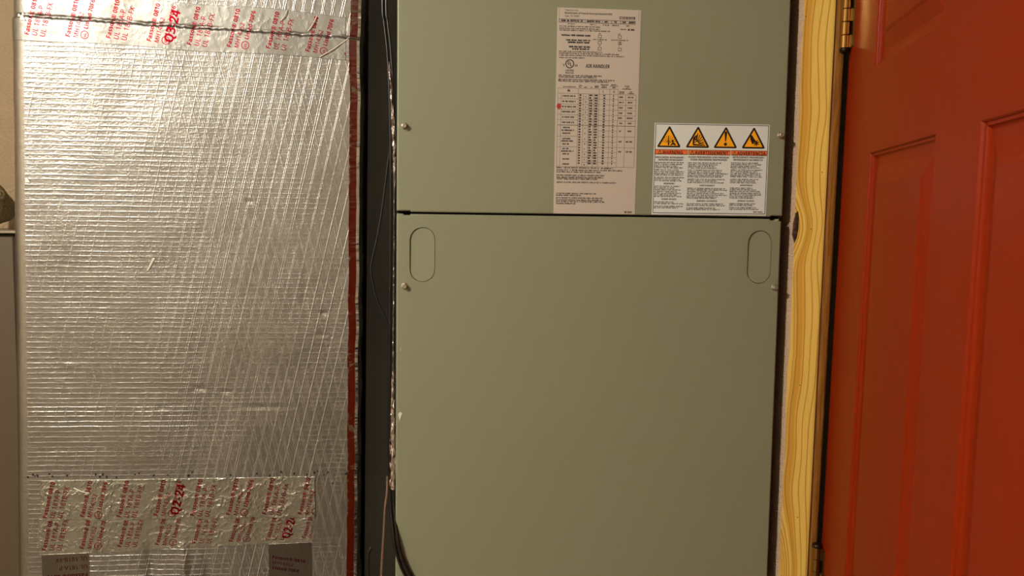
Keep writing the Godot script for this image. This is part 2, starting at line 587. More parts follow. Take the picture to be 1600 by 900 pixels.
func make_duct():
	var duct = base("foil_duct")
	tag(duct, "tall foil-faced insulated duct with a reinforcing mesh and red printed tape", "duct")
	var aluminium = Color(0.61, 0.60, 0.585)
	var foil = mat(aluminium, 0.37, 1.0)
	foil.normal_enabled = true
	var fr = foil_relief()
	foil.normal_texture = fr[0]
	foil.roughness = 1.0
	foil.roughness_texture = fr[1]
	foil.roughness_texture_channel = BaseMaterial3D.TEXTURE_CHANNEL_RED
	foil.normal_scale = 1.0
	M.foil = foil
	M.crinkle = tape_relief()
	# body: one wrapped sheet from the back left, round the front, to the back right
	var mid = []
	for k in 150: mid.append(lerpf(0.0, 1.0, k / 149.0))
	var f = func(i, y):
		var a = left_at(y) + ROUND
		var b = right_at(y)
		var x = 0.0
		if i < 24: x = a - ROUND * 0.12 * (1.0 - i / 24.0)
		elif i < 174: x = lerpf(a, b - 0.0006, mid[i - 24])
		else:
			x = b
		return [duct_point(x, y), duct_uv(x, y)]
	var rows = steps(2.44, 1.9, 12) + steps(1.89, 1.752, 55) + steps(1.7515, 1.722, 60) + steps(1.72, 0.95, 340) + steps(0.94, 0.0, 40)
	part("foil_facing", grid(range(175), rows, f), foil, duct)
	var side_foil = mat(aluminium, 0.30, 1.0)
	side_foil.normal_enabled = true
	side_foil.normal_texture = M.crinkle
	side_foil.normal_scale = 0.10
	var sf = func(i, y):
		var a = left_at(y) + ROUND
		var x = a - ROUND * PI / 2 - 0.2 + 0.2 * i / 8.0
		if i >= 8: x = a - lerpf(ROUND * PI / 2, ROUND * 0.12, (i - 8) / 16.0)
		return [duct_point(x, y), Vector2(y * 2.2, x * 3.0)]
	part("foil_side", grid(range(25), rows, sf), side_foil, duct).set_meta("label", "smooth rounded left corner of the duct")
	# the folded edge on the right: smooth foil turned away from the front, then a lip and the side
	var edge_foil = mat(aluminium, 0.14, 1.0)
	edge_foil.normal_enabled = true
	edge_foil.normal_texture = M.crinkle
	edge_foil.normal_scale = 0.35
	var ef = func(d, y):
		var x = right_at(y) + d
		return [duct_point(x, y), Vector2(y * 2.2, d * 3.0)]
	part("foil_edge", grid([0.0, 0.0006, 0.003, 0.006, 0.009, 0.0102, 0.0106, 0.0142, 0.0147, 0.06, 0.2], rows, ef), edge_foil, duct).set_meta("label", "smooth folded foil edge")
	# lettering tapes
	var smooth = M.crinkle
	var mk = func(img, bump, rough = 0.33):
		var m = mat(Color.WHITE, rough, 1.0)
		m.albedo_texture = img
		m.normal_enabled = true
		m.normal_texture = smooth
		m.normal_scale = bump
		return m
	var silver = Color(0.655, 0.65, 0.615)
	var bl = []
	for k in 9: bl.append([0.029 + 0.0503 * k, "U" if k % 2 == 0 else "M"])
	bl[3].append("Q3-24")
	var lo = func(x): return 1.7135 - 0.0142 * clampf((x + 0.48) / 0.42, 0.0, 1.0) + 0.001 * sin(x * 31.0)
	var hi = func(x): return lo.call(x) + 0.0605 - 0.005 * clampf((x + 0.2) / 0.14, 0.0, 1.0)
	tape("foil_tape", "silver tape over the joint near the top of the duct", duct, -0.5005, -0.0665, hi, lo, mk.call(tape_print(0.434, 0.06, bl, 0.006, Color(0.56, 0.55, 0.53)), 0.14, 0.42))
	var b2 = []
	for k in 9: b2.append([-0.046 + 0.0489 * k, "M" if k % 2 == 0 else "U"])
	b2[7].append("Q2-24")
	var h2 = func(x): return 1.0862 + 0.001 * sin(x * 40.0)
	var l2 = func(x): return 1.0352 + (x + 0.4726) * 0.038
	tape("foil_tape", "lower of the two wrinkled tape strips", duct, -0.4728, -0.1135, h2, l2, mk.call(tape_print(0.3593, 0.0515, b2, 0.006, silver), 0.9, 0.38), 0.0002)
	var b1 = []
	for k in 8: b1.append([0.0015 + 0.0478 * k, "U" if k % 2 == 0 else "M"])
	b1[3].append("Q2-24")
	var h1 = func(x): return 1.1385 + (x + 0.4671) * 0.005
	var l1 = func(x): return 1.0836 + 0.0007 * sin(x * 55.0)
	tape("foil_tape", "upper of the two wrinkled tape strips", duct, -0.4685, -0.109, h1, l1, mk.call(tape_print(0.3595, 0.055, b1, 0.003, silver), 1.0, 0.38), 0.0013)
	# the two strips that run down below the cross tapes
	var dn = Image.create(512, 256, false, Image.FORMAT_RGB8)
	dn.fill(Color(0.47, 0.44, 0.41))
	var ink = Color(0.32, 0.05, 0.08)
	var yy = 30
	for t in ["UL 181B-FX", "UL 181A-P", "Fasson\u00ae 0810"]:
		var g = glyphs(t, 40, yy > 150)
		stamp(dn, g, Vector2(500, yy + 52), Vector2(-1.7, 0.05), Vector2(-0.05, -1.25), ink)
		yy += 76
	tape("foil_tape", "dark strip of tape with upside-down print at the lower left", duct, -0.4702, -0.4088, func(x): return 1.0372 + (x + 0.47) * 0.03, func(_x): return 0.93, mk.call(strip(dn), 0.3), 0.0004)
	var up = Image.create(512, 256, false, Image.FORMAT_RGB8)
	up.fill(Color(0.45, 0.42, 0.395))
	yy = 90
	for t in ["Fasson\u00ae 0810", "MH14352", "Listed 70F6"]:
		stamp(up, glyphs(t, 40, yy != 136), Vector2(40, yy), Vector2(1.5 if yy != 136 else 1.45, 0.2), Vector2(-0.12, 0.9), ink)
		yy += 46
	tape("foil_tape", "dark strip of tape with upright print at the lower right", duct, -0.1722, -0.1138, func(x): return 1.0462 + (x + 0.172) * 0.04, func(_x): return 0.93, mk.call(strip(up), 0.3), 0.0004)
	# loose glass threads and a scrap of foil
	var thread = mat(Color(0.92, 0.88, 0.80), 0.35)
	for t in [[-0.1005, 1.702, -0.064, 1.727], [-0.150, 1.748, -0.142, 1.7615], [-0.116, 1.735, -0.1045, 1.754], [-0.426, 1.128, -0.406, 1.121]]:
		var a = duct_point(t[0], t[1], 0.0012)
		var b = duct_point(t[2], t[3], 0.0012)
		var o = part("loose_thread", tube([a, (a + b) / 2 + Vector3(0.0008, -0.0008, 0.0015), b], 0.0006, 6), thread, duct)
		o.set_meta("label", "pale loose thread")
	var scrap = start()
	var c = duct_point(-0.321, 1.428, 0.0008)
	plate(scrap, PackedVector2Array([Vector2(-0.0055, -0.009), Vector2(-0.003, -0.0085), Vector2(0.006, 0.008), Vector2(0.003, 0.0088)]), 0.0, 0.0005, 0.0001, 1)
	var so = part("foil_scrap", finish(scrap), mat(Color(0.82, 0.80, 0.76), 0.45, 0.4), duct)
	so.position = c
	var fl = start()
	plate(fl, PackedVector2Array([Vector2(-0.003, -0.002), Vector2(0.0035, -0.0026), Vector2(0.0, 0.0042), Vector2(-0.0025, 0.003)]), 0.0, 0.001, 0.0002, 1)
	var fo = part("paint_fleck", finish(fl), mat(Color(0.95, 0.93, 0.90), 0.5), duct)
	fo.position = duct_point(-0.4725, 1.5345, 0.0004)
	for q in [[-0.4722, 1.7395, 1.1], [-0.4810, 1.7440, 0.6], [-0.4735, 1.7455, 0.55]]:
		var fk = part("paint_fleck", fo.mesh, fo.material_override, duct)
		fk.position = duct_point(q[0], q[1], 0.0006)
		fk.scale = Vector3(q[2], q[2], 1.0)
	# dark specks in a row above the cross tapes
	var rng = RandomNumberGenerator.new()
	rng.seed = 4
	var sp = start()
	for px in [50, 56, 75, 80, 102, 146, 152, 157, 163, 178, 207, 213, 236, 254, 258, 263, 290, 296, 356, 375, 398, 418, 437, 457, 478, 490, 495, 505, 511, 519, 540, 541, 542, 42, 57, 511, 53]:
		var x = -0.4962 + (px - 28) * 0.000836
		var y = 1.1445 + rng.randf_range(-0.003, 0.003) + (-0.012 if rng.randf() < 0.12 else 0.0)
		var p = duct_point(x, y, -0.0002)
		var poly = PackedVector2Array()
		var r = rng.randf_range(0.0010, 0.0018)
		for k in 7: poly.append(Vector2(p.x, p.y) + Vector2(cos(TAU * k / 7), sin(TAU * k / 7) * 1.2) * r * rng.randf_range(0.6, 1.2))
		plate(sp, poly, p.z, p.z + 0.0008, 0.0002, 1, false)
	var so2 = part("dark_specks", finish(sp), mat(Color(0.06, 0.055, 0.05), 0.7), duct)
	so2.set_meta("kind", "stuff")

# stretch a patch image so that its lettering fills the strip's upper end
func strip(img: Image) -> ImageTexture:
	var o = Image.create(512, 900, false, Image.FORMAT_RGB8)
	o.fill(img.get_pixel(1, 1))
	var s = img.duplicate()
	s.resize(512, 320)
	o.blit_rect(s, Rect2i(0, 0, 512, 320), Vector2i.ZERO)
	return tex(o)

# ------------------------------------------------------------------ labels
func rating_print() -> ImageTexture:
	var s = 5.0
	var img = Image.create(570, 1375, false, Image.FORMAT_RGB8)
	img.fill(lin(0.455, 0.40, 0.335))
	var k = Color(0.13, 0.10, 0.09)
	var rng = RandomNumberGenerator.new()
	rng.seed = 12
	# edge rule
	for r in [[2.2, 0.0, 2.6, 20.0], [110.6, 3.0, 111.0, 14.8]]: img.fill_rect(Rect2i(int(r[0] * s), int(r[1] * s), 2, int((r[3] - r[1]) * s)), k.lerp(Color(0.8, 0.75, 0.7), 0.4))
	words_at(img, "Trane U.S. Inc.", 10 * s, 28.6 * s, 4.2 * s, 2.0 * s, k)
	words_at(img, "Manufacturer of Trane & American Standard HVAC", 9.8 * s, 74.7 * s, 8.0 * s, 2.3 * s, k, true)
	words_at(img, "Tyler, TX 75707", 9.9 * s, 29.6 * s, 12.0 * s, 2.1 * s, k)
	img.fill_rect(Rect2i(int(84.4 * s), int(9.6 * s), int(21.5 * s), int(3.3 * s)), k)
	small_print(img, 85.2 * s, 105.4 * s, 12.2 * s, 1.8 * s, rng, Color(0.72, 0.66, 0.6))
	frame(img, 2.4 * s, 14.8 * s, 106.5 * s, 19.4 * s, 3, k)
	for x in [37.5, 61.0, 73.6, 85.9]: img.fill_rect(Rect2i(int(x * s), int(14.8 * s), 3, int(4.6 * s)), k)
	for r in [[5, 35.5], [40, 59], [64, 70], [77.5, 82.5], [88.5, 94], [97, 106]]: small_print(img, r[0] * s, r[1] * s, 18.3 * s, 2.4 * s, rng, k, true)
	for r in [[14.2, 24.6, 22], [44.2, 54.2, 22], [62, 72.5, 22.2], [74.6, 84.7, 22.3], [93.5, 98.7, 22.4], [3, 59.5, 25.3], [3.1, 59.5, 28.1], [3.1, 73.5, 30.5], [86.1, 94.4, 27.2]]: small_print(img, r[0] * s, r[1] * s, r[2] * s, 1.6 * s, rng, k)
	small_print(img, 96.2 * s, 106.7 * s, 27.6 * s, 2.2 * s, rng, k, true)
	for r in [[5.9, 46.2, 37.2], [12.5, 46.4, 43.5], [15.1, 46, 46.4], [16.6, 46.1, 52.2], [21, 45.7, 55.1]]: small_print(img, r[0] * s, r[1] * s, r[2] * s, 2.1 * s, rng, k, true)
	for b in [[56, 34.5], [83.3, 34.5], [56.1, 42.7], [83.5, 42.8], [56.1, 50.7], [83.7, 50.8]]: frame(img, b[0] * s, b[1] * s, (b[0] + 4.8) * s, (b[1] + 4.4) * s, 3, k)
	words_at(img, "X", 84.8 * s, 87.2 * s, 46.4 * s, 3.2 * s, k, true)
	for r in [[57, 60.1, 33.4], [83.2, 88.5, 33.6], [48.9, 68.1, 41.7], [73.8, 97.9, 41.7], [57.4, 60, 49.4], [84.5, 86.7, 49.8], [3.2, 62, 58.5], [3.3, 85.7, 60.8], [3.3, 93.6, 63.5], [3.4, 39.5, 66.7]]: small_print(img, r[0] * s, r[1] * s, r[2] * s, 1.6 * s, rng, k)
	# listing mark
	ring(img, Vector2(18.2, 73.9) * s, 6.0 * s, 1.3 * s, k)
	words_at(img, "U", 14.9 * s, 18.3 * s, 75.0 * s, 4.6 * s, k, true)
	words_at(img, "L", 18.2 * s, 21.4 * s, 76.9 * s, 4.4 * s, k, true)
	words_at(img, "c", 9.2 * s, 11.2 * s, 77.2 * s, 3.6 * s, k, true)
	words_at(img, "US", 24.8 * s, 29.2 * s, 77.2 * s, 2.7 * s, k, true)
	words_at(img, "LISTED", 12.4 * s, 24.2 * s, 84.0 * s, 2.5 * s, k, true)
	small_print(img, 12.5 * s, 24.6 * s, 86.7 * s, 1.5 * s, rng, k)
	words_at(img, "AIR HANDLER", 40.1 * s, 72.9 * s, 78.4 * s, 4.6 * s, k, true)
	for r in [[3.4, 63.1, 90.1], [3.4, 56.6, 92.4], [3.1, 82.6, 95.5], [3.1, 73, 97.8]]: small_print(img, r[0] * s, r[1] * s, r[2] * s, 1.7 * s, rng, k)
	# table
	for r in [[9.8, 28.1, 105], [31.1, 36.7, 102.8], [31.1, 36.4, 105], [38.5, 43.8, 105], [47.3, 49.9, 105], [52.5, 58.6, 103.1], [53, 58.2, 104.9], [61.2, 72.2, 101], [63, 70, 102.8], [62.2, 70.1, 104.7], [75.7, 84, 100.9], [74.4, 85.8, 102.8], [77.5, 82.3, 104.7], [94.2, 101.7, 102.3], [96.4, 100.8, 104.2], [91.2, 104, 106.1], [87.3, 94.4, 110.3], [101.4, 105.8, 110.1], [86.5, 95.3, 112.2], [98.8, 107.6, 112.1]]: small_print(img, r[0] * s, r[1] * s, r[2] * s, 1.2 * s, rng, k)
	var soft = k.lerp(Color(0.8, 0.755, 0.7), 0.25)
	for x in [[2.9, 106], [7.3, 113], [30.7, 106], [37.7, 113], [44.8, 113], [51.8, 113], [59.3, 106], [73.9, 106], [85.4, 106], [96.0, 113], [110.3, 113]]: img.fill_rect(Rect2i(int(x[0] * s), int(x[1] * s), 2, int((211 - x[1]) * s)), soft)
	for r in [[2.9, 85.4, 106], [85.4, 110.3, 113], [2.9, 85.4, 113], [2.9, 110.3, 211]]: hrule(img, r, s, soft)
	for y in [120.0, 127.2, 134.3, 141.3, 148.3]: hrule(img, [2.9, 110.3, y], s, soft)
	img.fill_rect(Rect2i(int(2.9 * s), int(155 * s), int(107.4 * s), 4), soft)
	for r in [[2.9, 30.7, 170], [2.9, 30.7, 184.5], [85.4, 110.3, 169.8], [85.4, 110.3, 184.4], [59.3, 85.4, 162.3], [59.3, 85.4, 169.8], [59.3, 85.4, 177], [59.3, 85.4, 184.4], [59.3, 85.4, 191], [37.7, 85.4, 198], [37.7, 85.4, 204.8], [37.7, 52, 177], [37.7, 52, 191]]: hrule(img, r, s, soft)
	small_print(img, 16 * s, 21.5 * s, 110.6 * s, 2.6 * s, rng, k, true)
	words_at(img, "I", 64 * s, 65.4 * s, 111 * s, 2.6 * s, k, true)
	words_at(img, "O", 78.5 * s, 81 * s, 111 * s, 2.6 * s, k, true)
	for r in [[9.1, 28.3, 117.6], [9.3, 28.5, 124.7], [8.7, 28.6, 131.7], [8.8, 28.7, 138.5], [9, 26.3, 145.7], [9.1, 26.4, 152.7], [10.8, 21.3, 159.7], [9.1, 26.6, 163.4], [10.3, 21.5, 167.4], [10.4, 21.6, 174.5], [9, 26, 177.7], [10.4, 20.9, 181.8], [10.5, 21, 188], [9, 26.3, 191.4], [10.8, 21.1, 195.2], [10.9, 21.3, 202], [11.1, 21.4, 208.7]]: small_print(img, r[0] * s, r[1] * s, r[2] * s, 1.9 * s, rng, k, true)
	for n in 27:
		var y = 116.0 + n * 3.52
		if y > 210: break
		for c in [[32.2, 35.6], [46, 50.4], [53.3, 57.8], [65.2, 68.2], [78.6, 81.4]]: small_print(img, c[0] * s, c[1] * s, y * s, 2.0 * s, rng, k, true)
		if n % 2 == 0: small_print(img, 40.4 * s, 42 * s, (y + 2) * s, 2.0 * s, rng, soft)
	for r in [[87, 93.5, 117.6], [99, 107, 117.6], [87, 93.5, 124.6], [99, 107, 124.6], [87, 93.5, 131.8], [99, 107, 131.8], [87, 93.5, 138.9], [99, 107, 138.9], [86.4, 93.5, 145.5], [98.5, 108, 145.5], [88.4, 93, 152.5], [100, 106.5, 152.5], [88.2, 92, 163.2], [100, 105.9, 163.2], [88.1, 92.5, 177.4], [98, 107.6, 177.4], [88, 92.5, 191], [98, 107.9, 191]]: small_print(img, r[0] * s, r[1] * s, r[2] * s, 1.9 * s, rng, k, true)
	# red marker dab on the third row
	var dab = PackedVector2Array()
	for q in 14: dab.append(Vector2(4.7 + cos(TAU * q / 14) * (3.1 if cos(TAU * q / 14) < 0 else 2.7), 130.4 + sin(TAU * q / 14) * 3.8) * s)
	fill_poly(img, dab, Color(0.62, 0.13, 0.12))
	for r in [[3.1, 48.8, 213.6], [50, 62, 213.6], [64.7, 82.4, 213.7], [3.2, 96.6, 216.8], [3.2, 64.8, 219.3], [3.3, 71.1, 223.8], [3.3, 68.5, 226.5], [3.4, 61.5, 228.7], [3.5, 87.3, 233.4], [3, 60.6, 248.5], [3.1, 38.1, 250.9], [3.2, 70, 254.6], [3.2, 68.3, 257.3], [3.3, 71.5, 259.6], [3.3, 31.3, 262.1]]: small_print(img, r[0] * s, r[1] * s, r[2] * s, 1.7 * s, rng, k)
	small_print(img, 98.9 * s, 111 * s, 273.2 * s, 2.2 * s, rng, k, true)
	return tex(img)

func hrule(img, r, s, col): img.fill_rect(Rect2i(int(r[0] * s), int(r[2] * s), int((r[1] - r[0]) * s), 2), col)

func frame(img, x0, y0, x1, y1, w, col):
	img.fill_rect(Rect2i(int(x0), int(y0), int(x1 - x0), w), col)
	img.fill_rect(Rect2i(int(x0), int(y1) - w, int(x1 - x0), w), col)
	img.fill_rect(Rect2i(int(x0), int(y0), w, int(y1 - y0)), col)
	img.fill_rect(Rect2i(int(x1) - w, int(y0), w, int(y1 - y0)), col)

func warning_print() -> ImageTexture:
	var s = 6.0
	var img = Image.create(975, 752, false, Image.FORMAT_RGB8)
	var white = lin(0.62, 0.66, 0.63)
	img.fill(white)
	var k = Color(0.10, 0.07, 0.06)
	var gold = Color(0.93, 0.66, 0.10)
	var rng = RandomNumberGenerator.new()
	rng.seed = 9
	frame(img, 1.2 * s, 1.3 * s, 161.0 * s, 123.4 * s, 5, k)
	var cx = [20.8, 61.0, 100.3, 140.1]
	for n in 4:
		var c = cx[n]
		var P = func(pts):
			var r = PackedVector2Array()
			for p in pts: r.append((Vector2(c, 0) + p) * s)
			return r
		var outer = PackedVector2Array()
		for q in [[Vector2(0, 6.0), -90.0], [Vector2(14.6, 31.5), 30.0], [Vector2(-14.6, 31.5), 150.0]]:
			for d in [-60.0, -30.0, 0.0, 30.0, 60.0]: outer.append(q[0] + Vector2(cos(deg_to_rad(q[1] + d)), sin(deg_to_rad(q[1] + d))) * 1.5)
		fill_poly(img, P.call(outer), k)
		fill_poly(img, P.call([Vector2(0, 7.8), Vector2(13.1, 30.9), Vector2(-13.1, 30.9)]), gold)
		if n == 0:
			for a in 9:
				var d = Vector2(cos(deg_to_rad(-165.0 + a * 19.0)), sin(deg_to_rad(-165.0 + a * 19.0)))
				for t in [0.25, 0.5, 0.75, 0.95]: line(img, Vector2(c - 0.8, 27) * s + d * 9.0 * t * s, Vector2(c - 0.8, 27) * s + d * (9.0 * t + 1.4) * s, 4, k)
			line(img, Vector2(c - 0.8, 17) * s, Vector2(c - 0.8, 30) * s, 7, k)
			fill_poly(img, P.call([Vector2(-2.0, 26), Vector2(0.6, 26), Vector2(0.2, 30.4), Vector2(-1.2, 30.4)]), k)
			fill_poly(img, P.call([Vector2(1.5, 30.2), Vector2(5, 26), Vector2(7, 26.3), Vector2(10.6, 30.2), Vector2(7.6, 30.2), Vector2(5.6, 28.8), Vector2(3.8, 30.2)]), k)
			fill_poly(img, ngon(Vector2(c + 5.0, 24.2) * s, 1.6 * s, 12), k)
		elif n == 1:
			fill_poly(img, P.call([Vector2(-6.8, 20), Vector2(-4, 16.5), Vector2(-2.4, 18), Vector2(-4.2, 22), Vector2(-4.6, 27), Vector2(-7.2, 28)]), k)
			fill_poly(img, P.call([Vector2(-7, 27.5), Vector2(2, 28.5), Vector2(10.5, 29.3), Vector2(11.5, 30.4), Vector2(2, 30.2), Vector2(-6.4, 29.8)]), k)
			for t in [[-2, 25, 0, 13], [-1, 25, 3, 15], [0, 25.5, 5.4, 18], [0.5, 26, 7, 21.6], [1, 27, 8.8, 25], [-3, 23, -1.5, 17], [2, 27.6, 9.6, 27.6], [-5, 19, 0, 15], [-4, 26, 1, 22], [-6, 23, -2, 21]]: line(img, Vector2(c + t[0], t[1]) * s, Vector2(c + t[2], t[3]) * s, 7, k)
		elif n == 2:
			fill_poly(img, P.call([Vector2(-1.9, 11.5), Vector2(-1.0, 10.2), Vector2(1.0, 10.2), Vector2(1.9, 11.5), Vector2(0.7, 23.6), Vector2(-0.7, 23.6)]), k)
			fill_poly(img, ngon(Vector2(c, 27.6) * s, 2.2 * s, 16), k)
		else:
			fill_poly(img, P.call([Vector2(-5, 15.2), Vector2(-2.6, 14.6), Vector2(1.2, 20.5), Vector2(3.2, 22), Vector2(2.0, 24.2), Vector2(-0.6, 24.4), Vector2(-3.6, 23.2), Vector2(-5, 20)]), k)
			for t in [[-3, 23, -1.2, 26.8], [-1.6, 23.6, 0.6, 26.4], [2, 22, 4.2, 24.6]]: line(img, Vector2(c + t[0], t[1]) * s, Vector2(c + t[2], t[3]) * s, 8, k)
			for t in 7:
				var a = deg_to_rad(-70.0 + t * 50.0)
				line(img, Vector2(c + 4.0, 25.4) * s, Vector2(c + 4.0 + cos(a) * 4.4, 25.4 + sin(a) * 4.4) * s, 8, k)
	# signal word bars
	var bars = [[1.8, 47.8, "WARNING", 12.0, 41.0], [48.6, 108.2, "AVERTISSEMENT", 57.6, 105.0], [109.1, 160.0, "ADVERTENCIA", 117.5, 158.0]]
	for b in bars:
		img.fill_rect(Rect2i(int(b[0] * s), int(35.9 * s), int((b[1] - b[0]) * s), int(7.0 * s)), k)
		img.fill_rect(Rect2i(int(b[0] * s) + 3, int(35.9 * s) + 4, int((b[1] - b[0]) * s) - 6, int(7.0 * s) - 8), Color(0.88, 0.43, 0.21))
		words_at(img, b[2], b[3] * s, b[4] * s, 41.9 * s, 4.4 * s, k, true)
		var t = Vector2(b[3] - 3.6, 39.6) * s
		fill_poly(img, PackedVector2Array([t + Vector2(-17, 14), t + Vector2(0, -18), t + Vector2(17, 14)]), k)
		fill_poly(img, PackedVector2Array([t + Vector2(-10, 10), t + Vector2(0, -10), t + Vector2(10, 10)]), gold)
		line(img, t + Vector2(0, -6), t + Vector2(0, 8), 4, k)
	# text columns: [left, right, lines of [y, share of the width], headings]
	words_at(img, "PRESSURIZED REFRIGERANT -", 2.4 * s, 44.0 * s, 47.9 * s, 2.3 * s, k, true)
	words_at(img, "IMPROPER REFRIGERANT!", 6.5 * s, 41.5 * s, 51.3 * s, 2.3 * s, k, true)
	words_at(img, "FLUIDE FRIGORIG\u00c8NE SOUS PRESSION -", 48.6 * s, 107.6 * s, 47.0 * s, 2.3 * s, k, true)
	words_at(img, "FLUIDE FRIGORIG\u00c8NE INAPPROPRI\u00c9!", 51.5 * s, 103.5 * s, 50.4 * s, 2.3 * s, k, true)
	words_at(img, "\u00a1REFRIGERANTE PRESURIZADO -", 111.0 * s, 157.6 * s, 46.4 * s, 2.3 * s, k, true)
	words_at(img, "REFRIGERANTE INCORRECTO!", 112.5 * s, 154.5 * s, 49.9 * s, 2.3 * s, k, true)
	var cols = [
		[2.6, 45.0, [54.6, 57.0, 59.4, 61.7, 64.7, 67.1, 69.4, 71.7, 75.0, 77.2, 79.4, 87.2, 89.6, 92.0, 94.4, 96.8, 99.0, 101.0, 108.8, 111.0, 114.7, 116.7], "WARNING!", 83.6, "SHARP EDGES!", 105.1],
		[48.6, 106.6, [54.6, 56.9, 59.2, 61.4, 64.5, 66.9, 69.2, 71.6, 73.7, 77.0, 79.2, 81.5, 89.4, 91.6, 94.0, 96.3, 98.7, 101.0, 102.9, 110.7, 112.9, 116.4, 118.5], "AVERTISSEMENT!", 85.7, "REBORDS COUPANTS!", 107.0],
		[109.2, 157.2, [53.8, 56.0, 58.3, 60.4, 63.4, 65.8, 68.2, 70.4, 72.6, 76.3, 78.5, 80.8, 88.4, 90.7, 93.0, 95.4, 97.7, 99.9, 101.9, 110.0, 112.1, 115.3, 117.5], "\u00a1ADVERTENCIA!", 84.7, "\u00a1BORDES FILOSOS!", 106.2]]
	for c in cols:
		var w = c[1] - c[0]
		for y in c[2]: small_print(img, c[0] * s, (c[0] + w * rng.randf_range(0.66, 1.0)) * s, y * s, 1.55 * s, rng, k)
		var m = (c[0] + c[1]) / 2
		words_at(img, c[3], (m - w * 0.2) * s, (m + w * 0.17) * s, c[4] * s, 2.2 * s, k, true)
		words_at(img, c[5], (m - w * 0.26) * s, (m + w * 0.24) * s, c[6] * s, 2.2 * s, k, true)
	small_print(img, 143.7 * s, 157.6 * s, 120.9 * s, 1.4 * s, rng, k, true)
	return tex(img)

# a printed sheet with rounded corners and the thickness of a sticker; corners TL, TR, BR, BL in x, y
func sticker(called, label, parent, tl, tr, br, bl, m, z):
	var f = func(u, v):
		var a = tl.lerp(tr, u)
		var b = bl.lerp(br, u)
		var p = a.lerp(b, v)
		var edge = u == 0.0 or u == 1.0 or v == 0.0 or v == 1.0
		return [Vector3(p.x, p.y, z if edge else z + 0.0003), Vector2(u, v)]
	var us = [0.0, 0.0015] + steps(0.1, 0.9, 8) + [0.9985, 1.0]
	var o = part(called, grid(us, us, f), m, parent)
	o.set_meta("label", label)
	return o

# ------------------------------------------------------------------ air handler
func obround(c: Vector2, rx, ry, n = 10) -> PackedVector2Array:
	var p = PackedVector2Array()
	for k in n + 1: p.append(c + Vector2(cos(PI * k / n) * rx, ry - rx + sin(PI * k / n) * rx))
	for k in n + 1: p.append(c + Vector2(-cos(PI * k / n) * rx, -(ry - rx) - sin(PI * k / n) * rx))
	return p

func screw(parent, at, m, label):
	var st = start()
	add_lathe(st, at, Vector3(0, 0, 1), [[0.0046, 0.0], [0.0046, 0.0008], [0.0040, 0.0013], [0.0030, 0.0014]], 24)
	var hex = ngon(Vector2(at.x, at.y), 0.0036, 6, 0.3)
	plate(st, hex, at.z + 0.0008, at.z + 0.0068, 0.0005, 2, false)
	add_lathe(st, at + Vector3(0, 0, 0.0069), Vector3(0, 0, 1), [[0.0022, 0.0], [0.0017, 0.0003], [0.0012, 0.0]], 16)
	var o = part("screw", finish(st), m, parent)
	o.set_meta("label", label)

